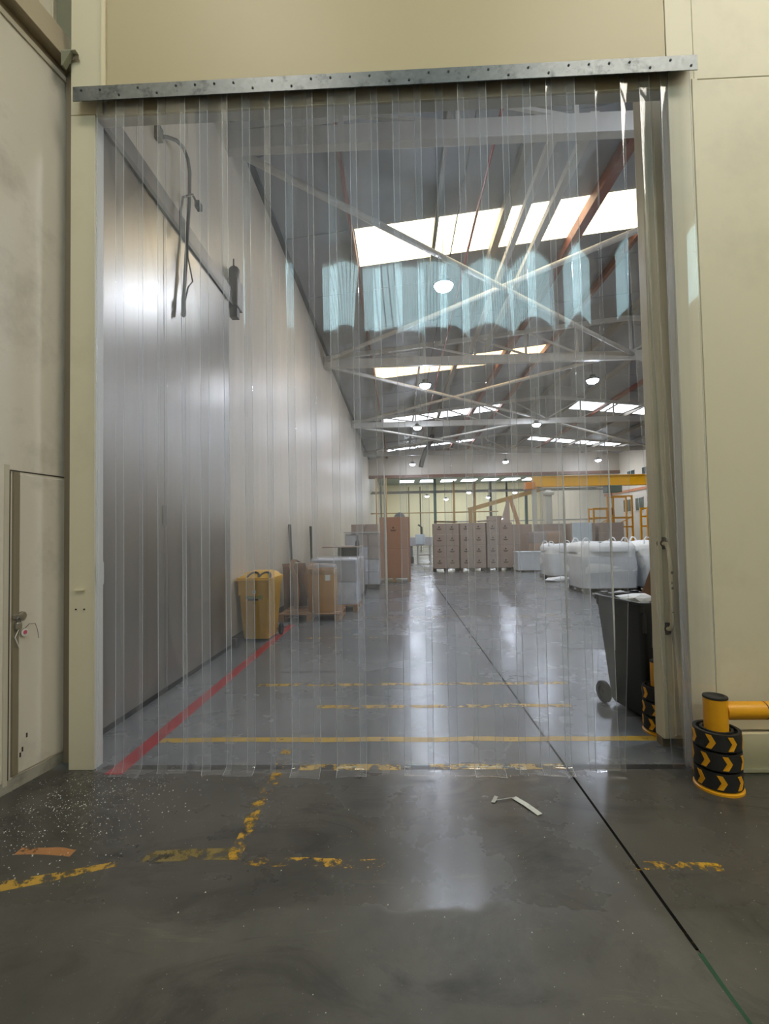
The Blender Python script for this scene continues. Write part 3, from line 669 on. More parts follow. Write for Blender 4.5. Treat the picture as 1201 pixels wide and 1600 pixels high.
marking(-0.80, 1.55, 4.43, 4.51, PY_WORN, 'second yellow painted line inside the curtain', wob=0.02)
marking(-1.55, 1.75, 5.09, 5.17, PY_WORN, 'third yellow painted line inside the curtain, the longer faint one', wob=0.02)
marking(-1.55, -0.25, 7.42, 7.50, PY_FLAKE, 'flaked yellow line on the hall floor past the yellow bin', wob=0.02)
marking(-1.3, 3.0, 9.2, 9.28, PY_FLAKE, 'farthest flaked yellow line across the hall floor', wob=0.02)
marking(-2.1, 1.95, 3.285, 3.35, PBLACK, 'black worn threshold strip under the curtain', z=.0006)
marking(-0.72, -0.02, 3.275, 3.36, PY_WORN, 'yellow paint patch on the threshold, left piece', z=.0012)
marking(0.18, 1.09, 3.285, 3.36, PY_WORN, 'yellow paint patch on the threshold, right piece', z=.0012)
marking(-0.90, -0.83, 2.38, 3.62, PY_FLAKE, 'broken yellow line running out under the curtain', wob=0.02, z=.0014)
marking(-1.31, -0.86, 2.37, 2.46, PY_OLD, 'blackened yellow line meeting the broken one on the near floor', wob=0.02, z=.0010)
marking(1.05, 1.5, 2.33, 2.385, PY_FLAKE, 'faint yellow flecks across the floor joint at right', wob=0.02, z=.0016)
marking(-0.80, -0.1, 2.33, 2.39, PY_FLAKE, 'faint yellow flecks beside the end of the broken line', wob=0.02)
marking(-2.0, -1.7, 2.40, 2.455, PORANGE, 'dull orange paint patch on the floor at left', wob=0.02)
cb = MB(); Pc = [(-2.15, 2.10), (-1.88, 2.19), (-1.7, 2.245), (-1.55, 2.30), (-1.42, 2.35)]
for (a, c), i in zip(zip(Pc[:-1], Pc[1:]), range(9)):
    w0, w1 = .045 - .006 * i, .045 - .006 * (i + 1)
    cb.add([(a[0], a[1] - w0, .0008), (c[0], c[1] - w1, .0008), (c[0], c[1] + w1, .0008), (a[0], a[1] + w0, .0008)], [(0, 1, 2, 3)])
tag(cb.build('floor_marking', paint('yellow_paint_curve', (196, 156, 60), 0.50)), 'curved yellow line at the left edge of the near floor', 'floor marking')

# tape scrap and granules
tb = MB()
def flat_strip(b, pts, w, lift):
    for (a, c) in zip(pts[:-1], pts[1:]):
        a, c = Vector(a), Vector(c); d = (c - a); d.z = 0; d.normalize(); nrm = Vector((-d.y, d.x, 0)) * w / 2
        q = [a - nrm, c - nrm, c + nrm, a + nrm]
        b.add([p + Vector((0, 0, lift)) for p in q] + [p + Vector((0, 0, lift + .0015)) for p in q], [(0, 3, 2, 1), (4, 5, 6, 7), (0, 1, 5, 4), (1, 2, 6, 5), (2, 3, 7, 6), (3, 0, 4, 7)])
tp = tag(empty('tape_scrap', (0.66, 2.86, 0)), 'torn bent strip of white tape lying on the floor', 'tape')
flat_strip(tb, [(0.0, .075, .002), (0.05, .0, .004), (0.105, -.10, .002)], .036, .0015); tb.build('tape_band', mat('tape_white', (206, 208, 200), 0.5, var=0.08, vscale=25, dirt=(150, 150, 140), dscale=20), tp)
t2 = MB(); flat_strip(t2, [(0.0, .07, .004), (-0.06, .055, .003), (-.115, .035, .006)], .006, .003); flat_strip(t2, [(-.105, .075, .010), (-.135, .02, .003)], .022, .001)
t2.build('tape_end', mat('tape_grey', (170, 170, 164), 0.5), tp)
random.seed(5); gb = MB()
for i in range(1300):
    if random.random() < 0.82: x = random.gauss(-2.0, 0.32); y = random.gauss(2.85, 0.35)
    else: x = random.uniform(-2.3, 2.3); y = random.uniform(1.3, 3.2)
    if y > 3.2 or x < -2.42 or (x < -2.2 and y < 2.4 and False): continue
    s = random.choice((.0013, .0013, .0016, .0016, .0022, .0034))
    gb.add([(x - s, y - s, .0003), (x + s, y - s * .6, .0003), (x + s * .4, y + s, .0003), (x, y, .0003 + s * 1.1)], [(0, 1, 3), (1, 2, 3), (2, 0, 3), (0, 2, 1)])
tag(gb.build('plastic_granules', mat('granule_white', (222, 222, 218), 0.6)), 'scatter of tiny white plastic granules on the near floor', 'granules', kind='stuff')

# ================================================================== BARRIER POSTS
def ring_mesh():
    b = MB(); n = 28; R, r, h = 0.128, 0.108, 0.105
    for (ra, rb) in ((R, r), (0.088, 0.074)):
        base = len(b.v)
        for z, rr in ((0.004, ra), (h, ra), (h, rb), (0.004, rb)):
            for j in range(n): a = 2 * math.pi * j / n; b.v.append((rr * math.cos(a), rr * math.sin(a), z))
        for i in range(4):
            for j in range(n): p, q = base + i * n + j, base + i * n + (j + 1) % n; o = ((i + 1) % 4 - i) * n; b.f.append((p, q, q + o, p + o))
    for j in range(14):
        a = 2 * math.pi * j / 14; M = Matrix.Rotation(a, 3, 'Z'); b.obox(M @ Vector((0.098, 0, h / 2)), (0.024, 0.008, h - .02), M)
    return b.mesh('rubber_ring', 35)
def chevron_mesh():
    b = MB(); P = [(-.026, -.041), (.004, -.041), (.028, 0), (.004, .041), (-.026, .041), (-.003, 0)]
    R = 0.1295; n = len(P)
    for rr in (R - .004, R + .0015):
        for (u, z) in P: a = u / R; b.v.append((rr * math.cos(a), rr * math.sin(a), z))
    for f in ((0, 1, 2, 5), (5, 2, 3, 4)):
        b.f.append(tuple(f[::-1])); b.f.append(tuple(i + n for i in f))
    for i in range(n): j = (i + 1) % n; b.f.append((i, j, j + n, i + n))
    return b.mesh('chevron')
RM, CM = ring_mesh(), chevron_mesh(); RM.materials.append(RUBBER); CM.materials.append(YELLOW)
def barrier(loc, label, rail, rz=0.0):
    t = tag(empty('barrier_post', loc, rz), label, 'bollard', 'yellow posts with black rubber rings')
    MB().lathe([(0.135, 0.0), (0.135, 0.012), (0.12, 0.02), (0.08, .022)], 28).build('base_plate', YELLOW, t, smooth=40)
    MB().lathe([(0.066, 0.01), (0.066, 0.545)], 28).build('post', YELLOW, t, smooth=40)
    MB().lathe([(0.0, .54), (0.067, 0.545), (0.069, 0.55), (0.067, 0.558), (0.05, .56), (0.045, .556), (0.0, .556)], 28).build('cap', DARKRUB, t, smooth=40)
    for i in range(3):
        r_ = obj('rubber_ring', RM, None, t, (0, 0, 0.022 + 0.117 * i), (0, 0, 0.25 * i))
        for k in range(7): obj('chevron', CM, None, r_, (0, 0, .054), (0, 0, 2 * math.pi * k / 7 + .25 - 0.45))
    if rail:
        MB().tube([(0.05, 0, 0.465), (0.29, 0, .465)], 0.055, 20).build('rail', YELLOW, t, smooth=40)
        MB().tube([(0.29, 0, 0.465), (3.4, 0, .465)], 0.054, 20).build('rail', YELLOW, t, smooth=40)
        MB().tube([(0.288, 0, 0.465), (0.294, 0, .465)], 0.0556, 20).build('rail_joint', RUST, t, smooth=40)
        MB().lathe([(0.066, 0.01), (0.066, 0.545)], 28).build('post', YELLOW, t, (3.4, 0, 0), smooth=40)
    return t
barrier((1.955, 3.07, 0), 'yellow barrier post with black chevron rings and a rail, against the cream wall', True)
barrier((2.055, 3.895, 0), 'yellow post with black chevron rings behind the curtain, half hidden by the door edge', False, 0.3)

# ================================================================== BINS
def wheelie(loc, rz, body_m, label, closed, name='wheeled_bin'):
    """front faces local -y"""
    t = tag(empty(name, loc, rz), label, 'bin')
    b = MB()
    b.loft([(0.03, .20, .235, 0, 0, .05), (0.06, .215, .25, 0, 0, .05), (0.9, .265, .325, 0, .02, .05), (0.915, .275, .335, 0, .02, .05), (0.98, .275, .335, 0, .02, .05), (0.985, .285, .345, 0, .02, .05), (1.0, .285, .345, 0, .02, .05),
            (1.0, .255, .315, 0, .02, .04), (0.60, .235, .28, 0, .012, .04)], 5, True, True)
    body = b.build('body', body_m, t, smooth=40)
    MB().tube([(-.25, .36, .96), (-.25, .41, .985), (.25, .41, .985), (.25, .36, .96)], .016, 10).build('rear_handle', body_m, body, smooth=60)
    MB().tube([(-.27, .26, .10), (.27, .26, .10)], .012, 8).build('axle', DARKRUB, t)
    for s in (-1, 1):
        w = MB(); w.lathe([(0.055, -.022), (.092, -.022), (.10, -.014), (.10, .014), (.092, .022), (.055, .022), (.055, .012), (.02, .012), (.02, .026), (0, .026)], 22)
        w.build('wheel', DARKRUB, t, (s * .265, .26, .10), (0, math.pi / 2 * s, 0), smooth=40)
    for s in (-1, 1): MB().box(s * .24 - .012, s * .24 + .012, -.31, -.29, .75, .95).build('rib', body_m, body)
    if closed:
        l = MB(); l.loft([(1.0, .29, .35, 0, .02, .05), (1.03, .29, .35, 0, .02, .05), (1.035, .27, .33, 0, .02, .06), (1.10, .22, .25, 0, .06, .09), (1.125, .14, .16, 0, .08, .08)], 5)
        lid = l.build('lid', body_m, t, smooth=50)
        for x in (-.02, .17):
            pts = [(x - .09 * math.cos(a), -.30 + .12 * math.sin(a), 1.035 + .075 * math.sin(a)) for a in [math.pi * k / 10 for k in range(11)]]
            MB().tube(pts, .018, 8).build('lid_handle', DARKRUB, lid, smooth=60)
        MB().box(-.30, .30, -.36, -.325, .985, 1.005).build('lid_lip', body_m, lid, bevel=.004)
        MB().loft([(1.04, .05, .03, -.2, -.22, .02), (1.08, .04, .02, -.2, -.22, .015)], 3).build('paper_scrap', WHITEPAPER, lid)
        M = Matrix.Rotation(math.radians(-5.1), 4, 'X')
        for (xx, zz, w, h, mt) in [(0, .80, .05, .022, WHITEPAPER), (.0, .80, .03, .010, INK), (-.06, .71, .16, .022, GREENPRINT), (.09, .712, .08, .03, GREENPRINT), (-.02, .675, .17, .014, INK), (0.0, .63, .02, .03, GREENPRINT)]:
            q_ = (zz - .06) / .84; yy_ = -(.25 + .075 * q_) + .02 * q_ - (.004 if mt is INK else .003)
            MB().box(-w / 2, w / 2, -.001, .001, -h, h).build('printed_label', mt, body, (xx, yy_, zz), (math.radians(3.75), 0, 0))
    else:
        for x in (-.16, .16): MB().box(x - .03, x + .03, .34, .40, .955, 1.015).build('hinge_lug', body_m, body, bevel=.006)
        fr = MB(); s = .15
        for (a, c) in (((-s, -s * .6), (s, -s * .6)), ((s, -s * .6), (s, s * .6)), ((s, s * .6), (-s, s * .6)), ((-s, s * .6), (-s, -s * .6))): fr.tube([(a[0], 0, a[1]), (c[0], 0, c[1])], .0025, 6)
        fr.build('moulded_frame', GREYPRINT, body, (-.02, -.2955, .72), (math.radians(3.75), 0, 0))
        MB().box(-.022, .022, -.002, .002, -.03, .03).build('sticker', mat('sticker_grey', (190, 192, 190), 0.5), body, (-.12, -.297, .72), (math.radians(3.75), 0, 0))
        MB().box(-.014, .014, -.003, .003, -.004, .01).build('sticker_print', INK, body, (-.12, -.298, .725), (math.radians(3.75), 0, 0))
        MB().box(-.10, .12, -.002, .002, -.02, .02).build('moulded_mark', mat('mark_dark', (64, 66, 68), 0.5), body, (.04, -.297, .715), (math.radians(3.75), 0, 0))
    if closed: t.scale = (0.97, 0.97, 0.945)
    return t
wheelie((-2.235, 7.54, 0), math.radians(-2), YELLOWBIN, 'yellow wheeled waste bin against the wall beside the red line', True)
wheelie((2.19, 4.34, 0), math.radians(10), BLACKPL, 'open black wheeled waste bin full of scrap behind the curtain at right', False)
# scrap in the black bin
def crumple(b, c, s, seed, flat=0.5):
    bm = bmesh.new(); bmesh.ops.create_icosphere(bm, subdivisions=2, radius=1.0)
    vs_ = [Vector((v.co.x * s[0], v.co.y * s[1], v.co.z * s[2])) * (1 + 0.45 * noise.noise(v.co * 1.9 + Vector((seed, 0, 0)))) + Vector(c) for v in bm.verts]
    fs = [tuple(v.index for v in f.verts) for f in bm.faces]; bm.free(); b.add(vs_, fs); return b
tag(crumple(MB(), (0, 0, 0), (.16, .12, .06), 3).build('film_scrap', BAGF, None, (2.06, 4.28, .985)), 'crumpled white film on top of the black bin', 'scrap')
tag(crumple(MB(), (0, 0, 0), (.10, .12, .08), 8).build('film_scrap', mat('scrap_grey', (120, 112, 104), 0.6), None, (2.32, 4.13, .965)), 'crumpled dark wrapper on top of the black bin', 'scrap')
tag(MB().obox((0, 0, 0), (.30, .012, .75), Matrix.Rotation(math.radians(28), 3, 'Y') @ Matrix.Rotation(math.radians(-12), 3, 'X')).build('cardboard_sheet', CARDDK, None, (2.40, 4.44, 1.10)), 'brown cardboard sheet sticking up out of the black bin', 'cardboard')

# ================================================================== PALLETS AND LOADS
_pal = {}
def pallet(loc, rz, label, w=1.2, d=0.8, dark=False):
    m_ = WOODDK if dark else WOOD
    t = tag(empty('pallet', loc, rz), label, 'pallet', 'wooden pallets on the hall floor')
    key = (w, d, dark)
    if key not in _pal:
        def bx(n, *a): me = MB().box(*a).mesh(n); me.materials.append(m_); return me
        _pal[key] = (bx('deck_board', -w / 2, w / 2, -.05, .05, 0, .022), bx('block', -.05, .05, -.05, .05, 0, .078), bx('runner', -.05, .05, -d / 2, d / 2, 0, .022))
    db, bl, rn = _pal[key]
    nb = 6
    for i in range(nb): obj('deck_board', db, None, t, (0, -d / 2 + .05 + i * (d - .1) / (nb - 1), .122))
    for x in (-w / 2 + .05, 0, w / 2 - .05):
        obj('runner', rn, None, t, (x, 0, 0)); obj('runner', rn, None, t, (x, 0, .10))
        for y in (-d / 2 + .05, 0, d / 2 - .05): obj('block', bl, None, t, (x, y, .022))
    return t
PZ = 0.144
def carton(loc, w, d, h, m_, label, group=None, emblem=True, rz=0.0, tape=True, name='carton'):
    t = tag(empty(name, loc, rz), label, 'box', group)
    MB().box(-w / 2 + .003, w / 2 - .003, -d / 2 + .003, d / 2 - .003, 0, h - .003).build('body', m_, t, bevel=0.006)
    if tape: MB().box(-.03, .03, -d / 2 + .0, d / 2, h - .004, h - .001).build('tape', mat('tape_tan', (190, 160, 120), 0.35), t)
    if emblem:
        e = MB()
        e.lathe([(.035, 0), (.035, .002)], 10); e.box(-.10, .10, -.09, -.065, 0, .002); e.box(-.07, .07, -.12, -.10, 0, .002)
        e.build('print', INK, t, (-w * .05, -d / 2 + .002, h * .66), (math.pi / 2, 0, 0))
    return t
def lump(w, d, h, amp, seed, r=0.06, n=7, top=0.9):
    b = MB()
    def jit(p): return Vector((noise.noise((p.x * 2.3 + seed, p.y * 2.3, p.z * 2.7)), noise.noise((p.x * 2.3, p.y * 2.3 + seed, p.z * 2.7 + 7)), 0.5 * noise.noise((p.x * 3, p.y * 3, seed)) * min(1, p.z * 3))) * amp
    secs = [(h * i / n * 0.97, w / 2, d / 2, 0, 0, r) for i in range(n + 1)] + [(h, w / 2 * top, d / 2 * top, 0, 0, r)]
    b.loft(secs, 5, True, True, jit); return b
def wrapped(loc, w, d, h, label, goods, rows=2, cols=2, seed=0.0, rz=0.0):
    """cartons or sacks under stretch film"""
    t = tag(empty('wrapped_load', loc, rz), label, 'wrapped load', 'film wrapped loads on pallets')
    random.seed(int(seed * 10))
    for i in range(rows):
        for j in range(cols):
            ww, hh = w / cols - .015, h / rows - .012
            lump(ww, d - .04, hh, .015, seed + i * 3 + j, .03, 4, .96).build('package', random.choice(goods), t, (-w / 2 + w / cols * (j + .5), 0, i * h / rows), smooth=50)
    lump(w + .03, d + .03, h + .015, .02, seed + 9, .04, 8, .97).build('stretch_film', FILM, t, smooth=60)
    return t

# fibre drum, bent cardboard on the nearest pallet
pallet((-1.72, 9.40, 0), 0.0, 'nearest wooden pallet, under the round cardboard drum', 1.15, 1.0)
dr = tag(empty('cardboard_drum', (-1.52, 9.28, PZ)), 'round tan cardboard drum on the nearest pallet', 'drum')
MB().lathe([(.275, 0), (.285, .03), (.285, .80), (.28, .82), (.26, .82), (.26, .78)], 28).build('shell', mat('drum_tan', (186, 144, 96), 0.7, var=0.06, vscale=1.5, stretch=(6, 6, .4)), dr, smooth=40)
MB().lathe([(.292, .72), (.294, .80), (.286, .86), (.25, .90), (.12, .915), (0, .91)], 28).build('film_cover', FILM, dr, smooth=60)
MB().box(-.05, .05, -.002, .002, -.055, .055).build('label', WHITEPAPER, dr, (.14, -.252, .66), (0, 0, math.radians(28)))
def bent_sheet(pts, w, th, m_, name, label, loc, rz, cat='cardboard', group=None):
    b = MB(); n = len(pts)
    for s in (0, 1):
        for (y, z) in pts:
            b.v.append((-w / 2, y + s * th, z)); b.v.append((w / 2, y + s * th, z))
    o = 2 * n
    for i in range(n - 1):
        a = 2 * i; b.f.append((a, a + 1, a + 3, a + 2)); b.f.append((o + a, o + a + 2, o + a + 3, o + a + 1)); b.f.append((a, a + 2, o + a + 2, o + a)); b.f.append((a + 1, o + a + 1, o + a + 3, a + 3))
    b.f.append((0, o, o + 1, 1)); a = 2 * (n - 1); b.f.append((a, a + 1, o + a + 1, o + a))
    return tag(b.build(name, m_, None, loc, (0, 0, rz), smooth=60), label, cat, group)
GC = 'bent cardboard sheets leaning by the wall'
bent_sheet([(0, 0), (.02, .4), (.05, .75), (.10, .96), (.16, 1.02)], .5, .008, CARDDK, 'cardboard_sheet', 'dark cardboard sheet standing against the wall behind the yellow bin', (-2.22, 10.05, .0), math.radians(25), group=GC)
bent_sheet([(0, 0), (.03, .3), (.0, .6), (-.10, .85), (-.02, .99), (.08, .93)], .34, .010, CARD, 'cardboard_sheet', 'folded light brown cardboard curling over beside the drum', (-2.13, 9.62, PZ), math.radians(-62), group=GC)
bent_sheet([(0, 0), (-.06, .3), (-.12, .55), (-.05, .80), (.06, .90)], .40, .010, CARD, 'cardboard_sheet', 'bowed light brown cardboard touching the left side of the drum', (-1.83, 9.78, PZ), math.radians(-62), group=GC)
for (x, y, h, rz, lb) in [(-2.44, 10.75, 1.88, .03, 'dark steel pole leaning on the wall, the one nearer the yellow bin'), (-2.44, 13.2, 1.88, .02, 'dark steel pole leaning on the wall behind the round drum')]:
    o = MB(); o.box(-.03, .03, -.03, .03, 0, h); tag(o.build('steel_pole', mat('pole_dark', (70, 70, 62), 0.5, metal=0.3), None, (x, y, 0), (0, -rz, 0)), lb, 'pole', 'dark poles leaning on the wall')

# wrapped pallets along the left wall
pallet((-1.40, 10.55, 0), 0, 'wooden pallet under the silvery wrapped load next to the drum', 1.0, 1.2)
wrapped((-1.40, 10.55, PZ), .98, 1.0, .96, 'silvery film wrapped load right behind the cardboard drum', [GOODSW, GOODSG, GOODSW], 2, 2, 1.1)
pallet((-1.45, 12.4, 0), 0, 'wooden pallet under the load with the dark crate', 1.0, 1.2, True)
wrapped((-1.45, 12.4, PZ), 1.0, 1.1, .90, 'second film wrapped load from the drum, a dark crate on top', [GOODSG, CARDG, GOODSW], 3, 2, 2.7)
cr = tag(empty('crate', (-1.32, 12.3, 1.075)), 'dark open crate on top of the second wrapped load', 'crate')
MB().box(-.25, .25, -.28, .28, 0, .22).build('body', BLACKPL, cr, bevel=.01); 
for i in range(4): MB().box(-.2 + .11 * i, -.13 + .11 * i, -.285, -.279, .05, .17).build('vent', CABLE, cr)
tag(MB().box(-.5, .5, -.5, .5, 0, .03).build('plywood_sheet', CARDG, None, (-1.45, 12.4, 1.297), bevel=.004), 'plywood sheet lying over the dark crate', 'board')
tag(MB().loft([(0, .06, .06, 0, 0, .05), (.1, .05, .05, 0, 0, .04), (.16, .025, .025, 0, 0, .02), (.28, .022, .022, 0, 0, .02)], 4).build('bottle', DARKRUB, None, (-1.08, 12.2, 1.329), smooth=50), 'black bottle standing on the plywood sheet', 'bottle')
pallet((-1.10, 14.6, 0), 0, 'wooden pallet under the tall wrapped load by the brown cartons', 1.0, 1.2, True)
wrapped((-1.10, 14.6, PZ), 1.0, 1.1, 1.50, 'tall film wrapped load between the dark crate and the brown cartons', [GOODSG, GOODSW, CARDG], 4, 3, 4.2)
tag(MB().box(-.55, .5, -.58, .58, 0, .035).build('top_board', mat('board_grey', (176, 176, 176), 0.5), None, (-1.10, 14.6, 1.67)), 'grey board capping the tall wrapped load', 'board')
for k, (x, lb) in enumerate([(-1.66, 'left one of two low wide cartons behind the tall wrapped load'), (-1.1, 'right one of two low wide cartons behind the tall wrapped load')]):
    carton((x, 19.3, 1.42), .52, .8, .62, CARDG, lb, 'cartons behind the wrapped loads', emblem=False)
pallet((-1.38, 19.3, 0), 0, 'pallet with grey goods under the two low wide cartons')
wrapped((-1.38, 19.3, PZ), 1.15, .78, 1.25, 'film wrapped load underneath the two low wide cartons', [GOODSG, CARDG], 3, 2, 6.1)

# big red-brown cartons
pallet((-0.20, 16.75, 0), 0, 'wooden pallet under the two big red brown cartons', 1.15, 1.1)
carton((-0.20, 16.75, PZ), 1.16, 1.1, .97, CARDRED, 'lower of the two big red brown cartons stacked on a pallet', 'big red brown cartons', emblem=False)
carton((-0.15, 16.75, PZ + .975), 1.04, 1.0, 1.09, CARDRED, 'upper of the two big red brown cartons stacked on a pallet', 'big red brown cartons', emblem=True)

# wall of printed cartons
for p, (px, side) in enumerate([(1.98, 'left'), (3.10, 'middle'), (4.22, 'right')]):
    pallet((px, 20.5, 0), 0, 'dark wooden pallet under the %s stack of printed cartons' % side, 1.06, 0.8, True)
    for r in range(4):
        for c in range(2):
            carton((px - .265 + .53 * c + (0.004 * ((r * 7 + c * 3) % 3)), 20.5, PZ + r * .475), .528, .8, .473, CARDG, 'printed grey brown carton, %s row, %s column of the %s stack' % (['bottom', 'third', 'second', 'top'][r], ['left', 'right'][c], side), 'printed cartons in three stacks')
tag(MB().box(-.45, .45, -.3, .3, 0, .05).build('cardboard_tray', CARDDK, None, (2.0, 20.5, 2.09), (0, .03, .1), bevel=.01), 'flat cardboard lid on top of the left stack of printed cartons', 'cardboard')
tag(MB().box(-.4, .4, -.3, .3, 0, .06).build('cardboard_tray', CARDG, None, (3.8, 20.5, 2.11), (0, -.09, -.1), bevel=.01), 'flat cardboard lid across the middle and right stacks', 'cardboard')
# stacks behind at right
k = 0
for (px, py, rows, lb) in [(5.6, 22.6, 4, 'just right of the printed stacks'), (7.1, 22.8, 4, 'behind the pale blue sheet'), (8.4, 22.4, 4, 'right of the pale blue sheet'), (9.7, 22.4, 4, 'nearest the open door edge')]:
    pallet((px, py, 0), 0, 'dark pallet under the brown carton stack %s' % lb, 1.15, .8, True)
    for r in range(rows):
        carton((px, py, PZ + r * .46), 1.12, .8, .458, CARDG, 'wide brown carton, %s row of the back stack %s' % (['bottom', 'third', 'second', 'top'][r], lb), 'wide cartons in the back stacks', emblem=False)
# folded carton flaps rising behind
fl_ = tag(empty('folded_carton', (5.15, 22.6, 1.985)), 'empty carton with raised pointed flaps on top of the back stack', 'box')
MB().hexa([(-.42, -.25, 0), (.05, -.25, 0), (.05, -.24, 0), (-.42, -.24, 0), (-.02, -.02, 1.2), (.08, -.02, 1.2), (.08, -.01, 1.2), (-.02, -.01, 1.2)]).build('flap', CARDG, fl_)
MB().hexa([(.34, -.25, 0), (.52, -.25, 0), (.52, -.2, 0), (.34, -.2, 0), (.06, -.02, 1.2), (.24, -.02, 1.2), (.24, .03, 1.2), (.06, .03, 1.2)]).build('flap', CARD, fl_)
MB().box(-.95, -.28, 0.0, .3, 0, .42).build('tray', CARDG, fl_)
# white low crate and dark wrapped pallet
wc = tag(empty('white_crate', (5.62, 19.75, 0)), 'long low white crate on the floor right of the printed cartons', 'crate')
MB().box(-.84, .84, -.35, .35, .06, .80).build('body', WHITEC, wc, bevel=.01)
for x in (-.7, 0, .7): MB().box(x - .08, x + .08, -.33, .33, 0, .06).build('foot', WOODDK, wc)
MB().box(-.86, .86, -.37, .37, .78, .815).build('rim', WHITEC, wc, bevel=.006)
pallet((6.35, 21.0, 0), 0, 'dark pallet under the brown wrapped load behind the white crate', 1.2, .8, True)
wrapped((6.35, 21.0, PZ), 1.2, .8, 1.48, 'brown film wrapped load behind the white crate', [CARD, CARDG], 3, 2, 8.3)
# pale blue sheet standing
tag(MB().box(-.36, .36, -.02, .02, 0, 1.93).build('pale_board', BLUEWHITE, None, (6.87, 18.0, 0), (math.radians(-2), 0, 0), bevel=.004), 'tall pale blue board standing behind the first white bag', 'board')

# bulk bags
def big_bag(loc, w, d, h, label, seed, rz=0.0):
    t = tag(empty('bulk_bag', loc, rz), label, 'bag', 'white bulk bags on pallets')
    b = MB(); n = 12
    def jit(p): return Vector((noise.noise((p.x * 1.5 + seed, p.y * 1.5, p.z * 2.5)), noise.noise((p.x * 1.5, p.y * 1.5 + seed, p.z * 2.5)), .35 * noise.noise((p.x * 4, p.y * 4, seed)) * min(1, p.z * 3))) * .05
    secs = []
    for i in range(n + 1):
        q = i / n; bul = 1 + .05 * math.sin(math.pi * min(1, q * 1.05)); secs.append((h * q * .93, w / 2 * bul * .97, d / 2 * bul * .97, 0, 0, .22))
    secs += [(h * .965, w / 2 * .90, d / 2 * .90, 0, 0, .2), (h * .985, w / 2 * .7, d / 2 * .7, 0, 0, .16), (h, w / 2 * .35, d / 2 * .35, 0, 0, .1)]
    b.loft(secs, 8, True, True, jit); b.build('bag_body', BAGW, t, smooth=70)
    f = MB(); N_ = 40
    for i in range(N_ + 1):
        a = 2 * math.pi * i / N_; rx, ry = w / 2 * 1.03, d / 2 * 1.03; e = 0.55
        cx_, sy_ = abs(math.cos(a)) ** e * (1 if math.cos(a) > 0 else -1), abs(math.sin(a)) ** e * (1 if math.sin(a) > 0 else -1)
        for (k_, z) in ((1.03, .80), (1.05, .90), (.96, 1.0), (.6, 1.03), (.15, 1.0)):
            zz = z + .035 * noise.noise((a * 3 + seed, k_ * 4, 0)) + (.05 * noise.noise((a * 2.2, seed, 3)) if z < .85 else 0); f.v.append((rx * k_ * cx_, ry * k_ * sy_, zz * h))
    for i in range(N_):
        for j in range(4): p = i * 5 + j; f.f.append((p, p + 5, p + 6, p + 1))
    f.build('top_flap', BAGF, t, smooth=70)
    for (x, y) in ((-w * .38, -d * .38), (w * .30, -d * .4), (-w * .36, d * .3), (w * .36, d * .36)):
        MB().tube([(x - .09, y, h * .96), (x - .08, y, h * 1.06), (x - .03, y, h * 1.12), (x + .04, y, h * 1.11), (x + .08, y, h * 1.05), (x + .1, y, h * .96)], .018, 8).build('lifting_loop', BAGF, t, smooth=60)
    lump(w * 1.04, d * 1.04, h * .7, .02, seed + 4, .22, 6, .99).build('stretch_film', FILM, t, smooth=60)
    return t
pallet((5.35, 12.85, 0), 0, 'dark pallet under the nearer big white bag', 1.3, 1.15, True)
big_bag((5.35, 12.85, PZ), 1.42, 1.2, 1.14, 'nearer and larger white bulk bag, beside the door edge', 1.7)
pallet((6.95, 12.95, 0), 0, 'dark pallet under the white bag next to the door edge', 1.3, 1.15, True)
big_bag((6.95, 12.95, PZ), 1.42, 1.2, 1.14, 'white bulk bag mostly hidden by the door edge', 5.2)
pallet((5.5, 16.5, 0), 0, 'dark pallet under the farther white bag', 1.1, 1.1, True)
big_bag((5.5, 16.5, PZ), 1.10, 1.1, 1.02, 'farther smaller white bulk bag, left of the pale blue board', 3.4)
tag(crumple(MB(), (0, 0, 0), (.45, .25, .09), 12).build('film_scrap', BAGF, None, (5.15, 15.55, .06)), 'crumpled film lying on the floor in front of the farther bag', 'scrap')
tag(crumple(MB(), (0, 0, 0), (.30, .2, .07), 15).build('film_scrap', BAGF, None, (5.4, 11.9, .05)), 'crumpled film lying on the floor in front of the nearer bag', 'scrap')

# ================================================================== MID AND FAR MACHINERY
mc = tag(empty('packing_machine', (1.1, 27.2, 0)), 'grey packing machine on legs behind the printed cartons', 'machine')
MB().box(-.9, .75, -.5, .5, .95, 1.45).build('cabinet', GOODSG, mc, bevel=.02)
MB().box(-.2, .35, -.55, -.5, 1.05, 1.6).build('control_panel', BLUEWHITE, mc, bevel=.01)
MB().box(-.9, -.35, -.45, .45, .35, .95).build('motor_box', mat('machine_blue_grey', (92, 100, 112), 0.5), mc, bevel=.02)
MB().box(-.8, -.3, -.5, .3, .0, .35).build('base_box', BLACKPL, mc, bevel=.02)
for x in (-.05, .65):
    for y in (-.42, .42): MB().box(x - .04, x + .04, y - .04, y + .04, 0, .95).build('leg', GOODSG, mc)
MB().box(-.1, .7, -.45, .45, .4, .46).build('shelf', CARDG, mc)
MB().tube([(.2, 0, 1.45), (.2, 0, 2.0), (.0, 0, 2.15)], .05, 10).build('pipe', CABLE, mc, smooth=50)
fan = tag(empty('pedestal_fan', (0.05, 28.5, 0)), 'round grey wall fan showing above the big brown cartons', 'fan')
MB().tube([(0, 0, 0.03), (0, 0, 2.35)], .025, 8).build('pole', GOODSG, fan)
MB().lathe([(.3, 0), (.3, .03), (0, .03)], 20).build('base', GOODSG, fan)
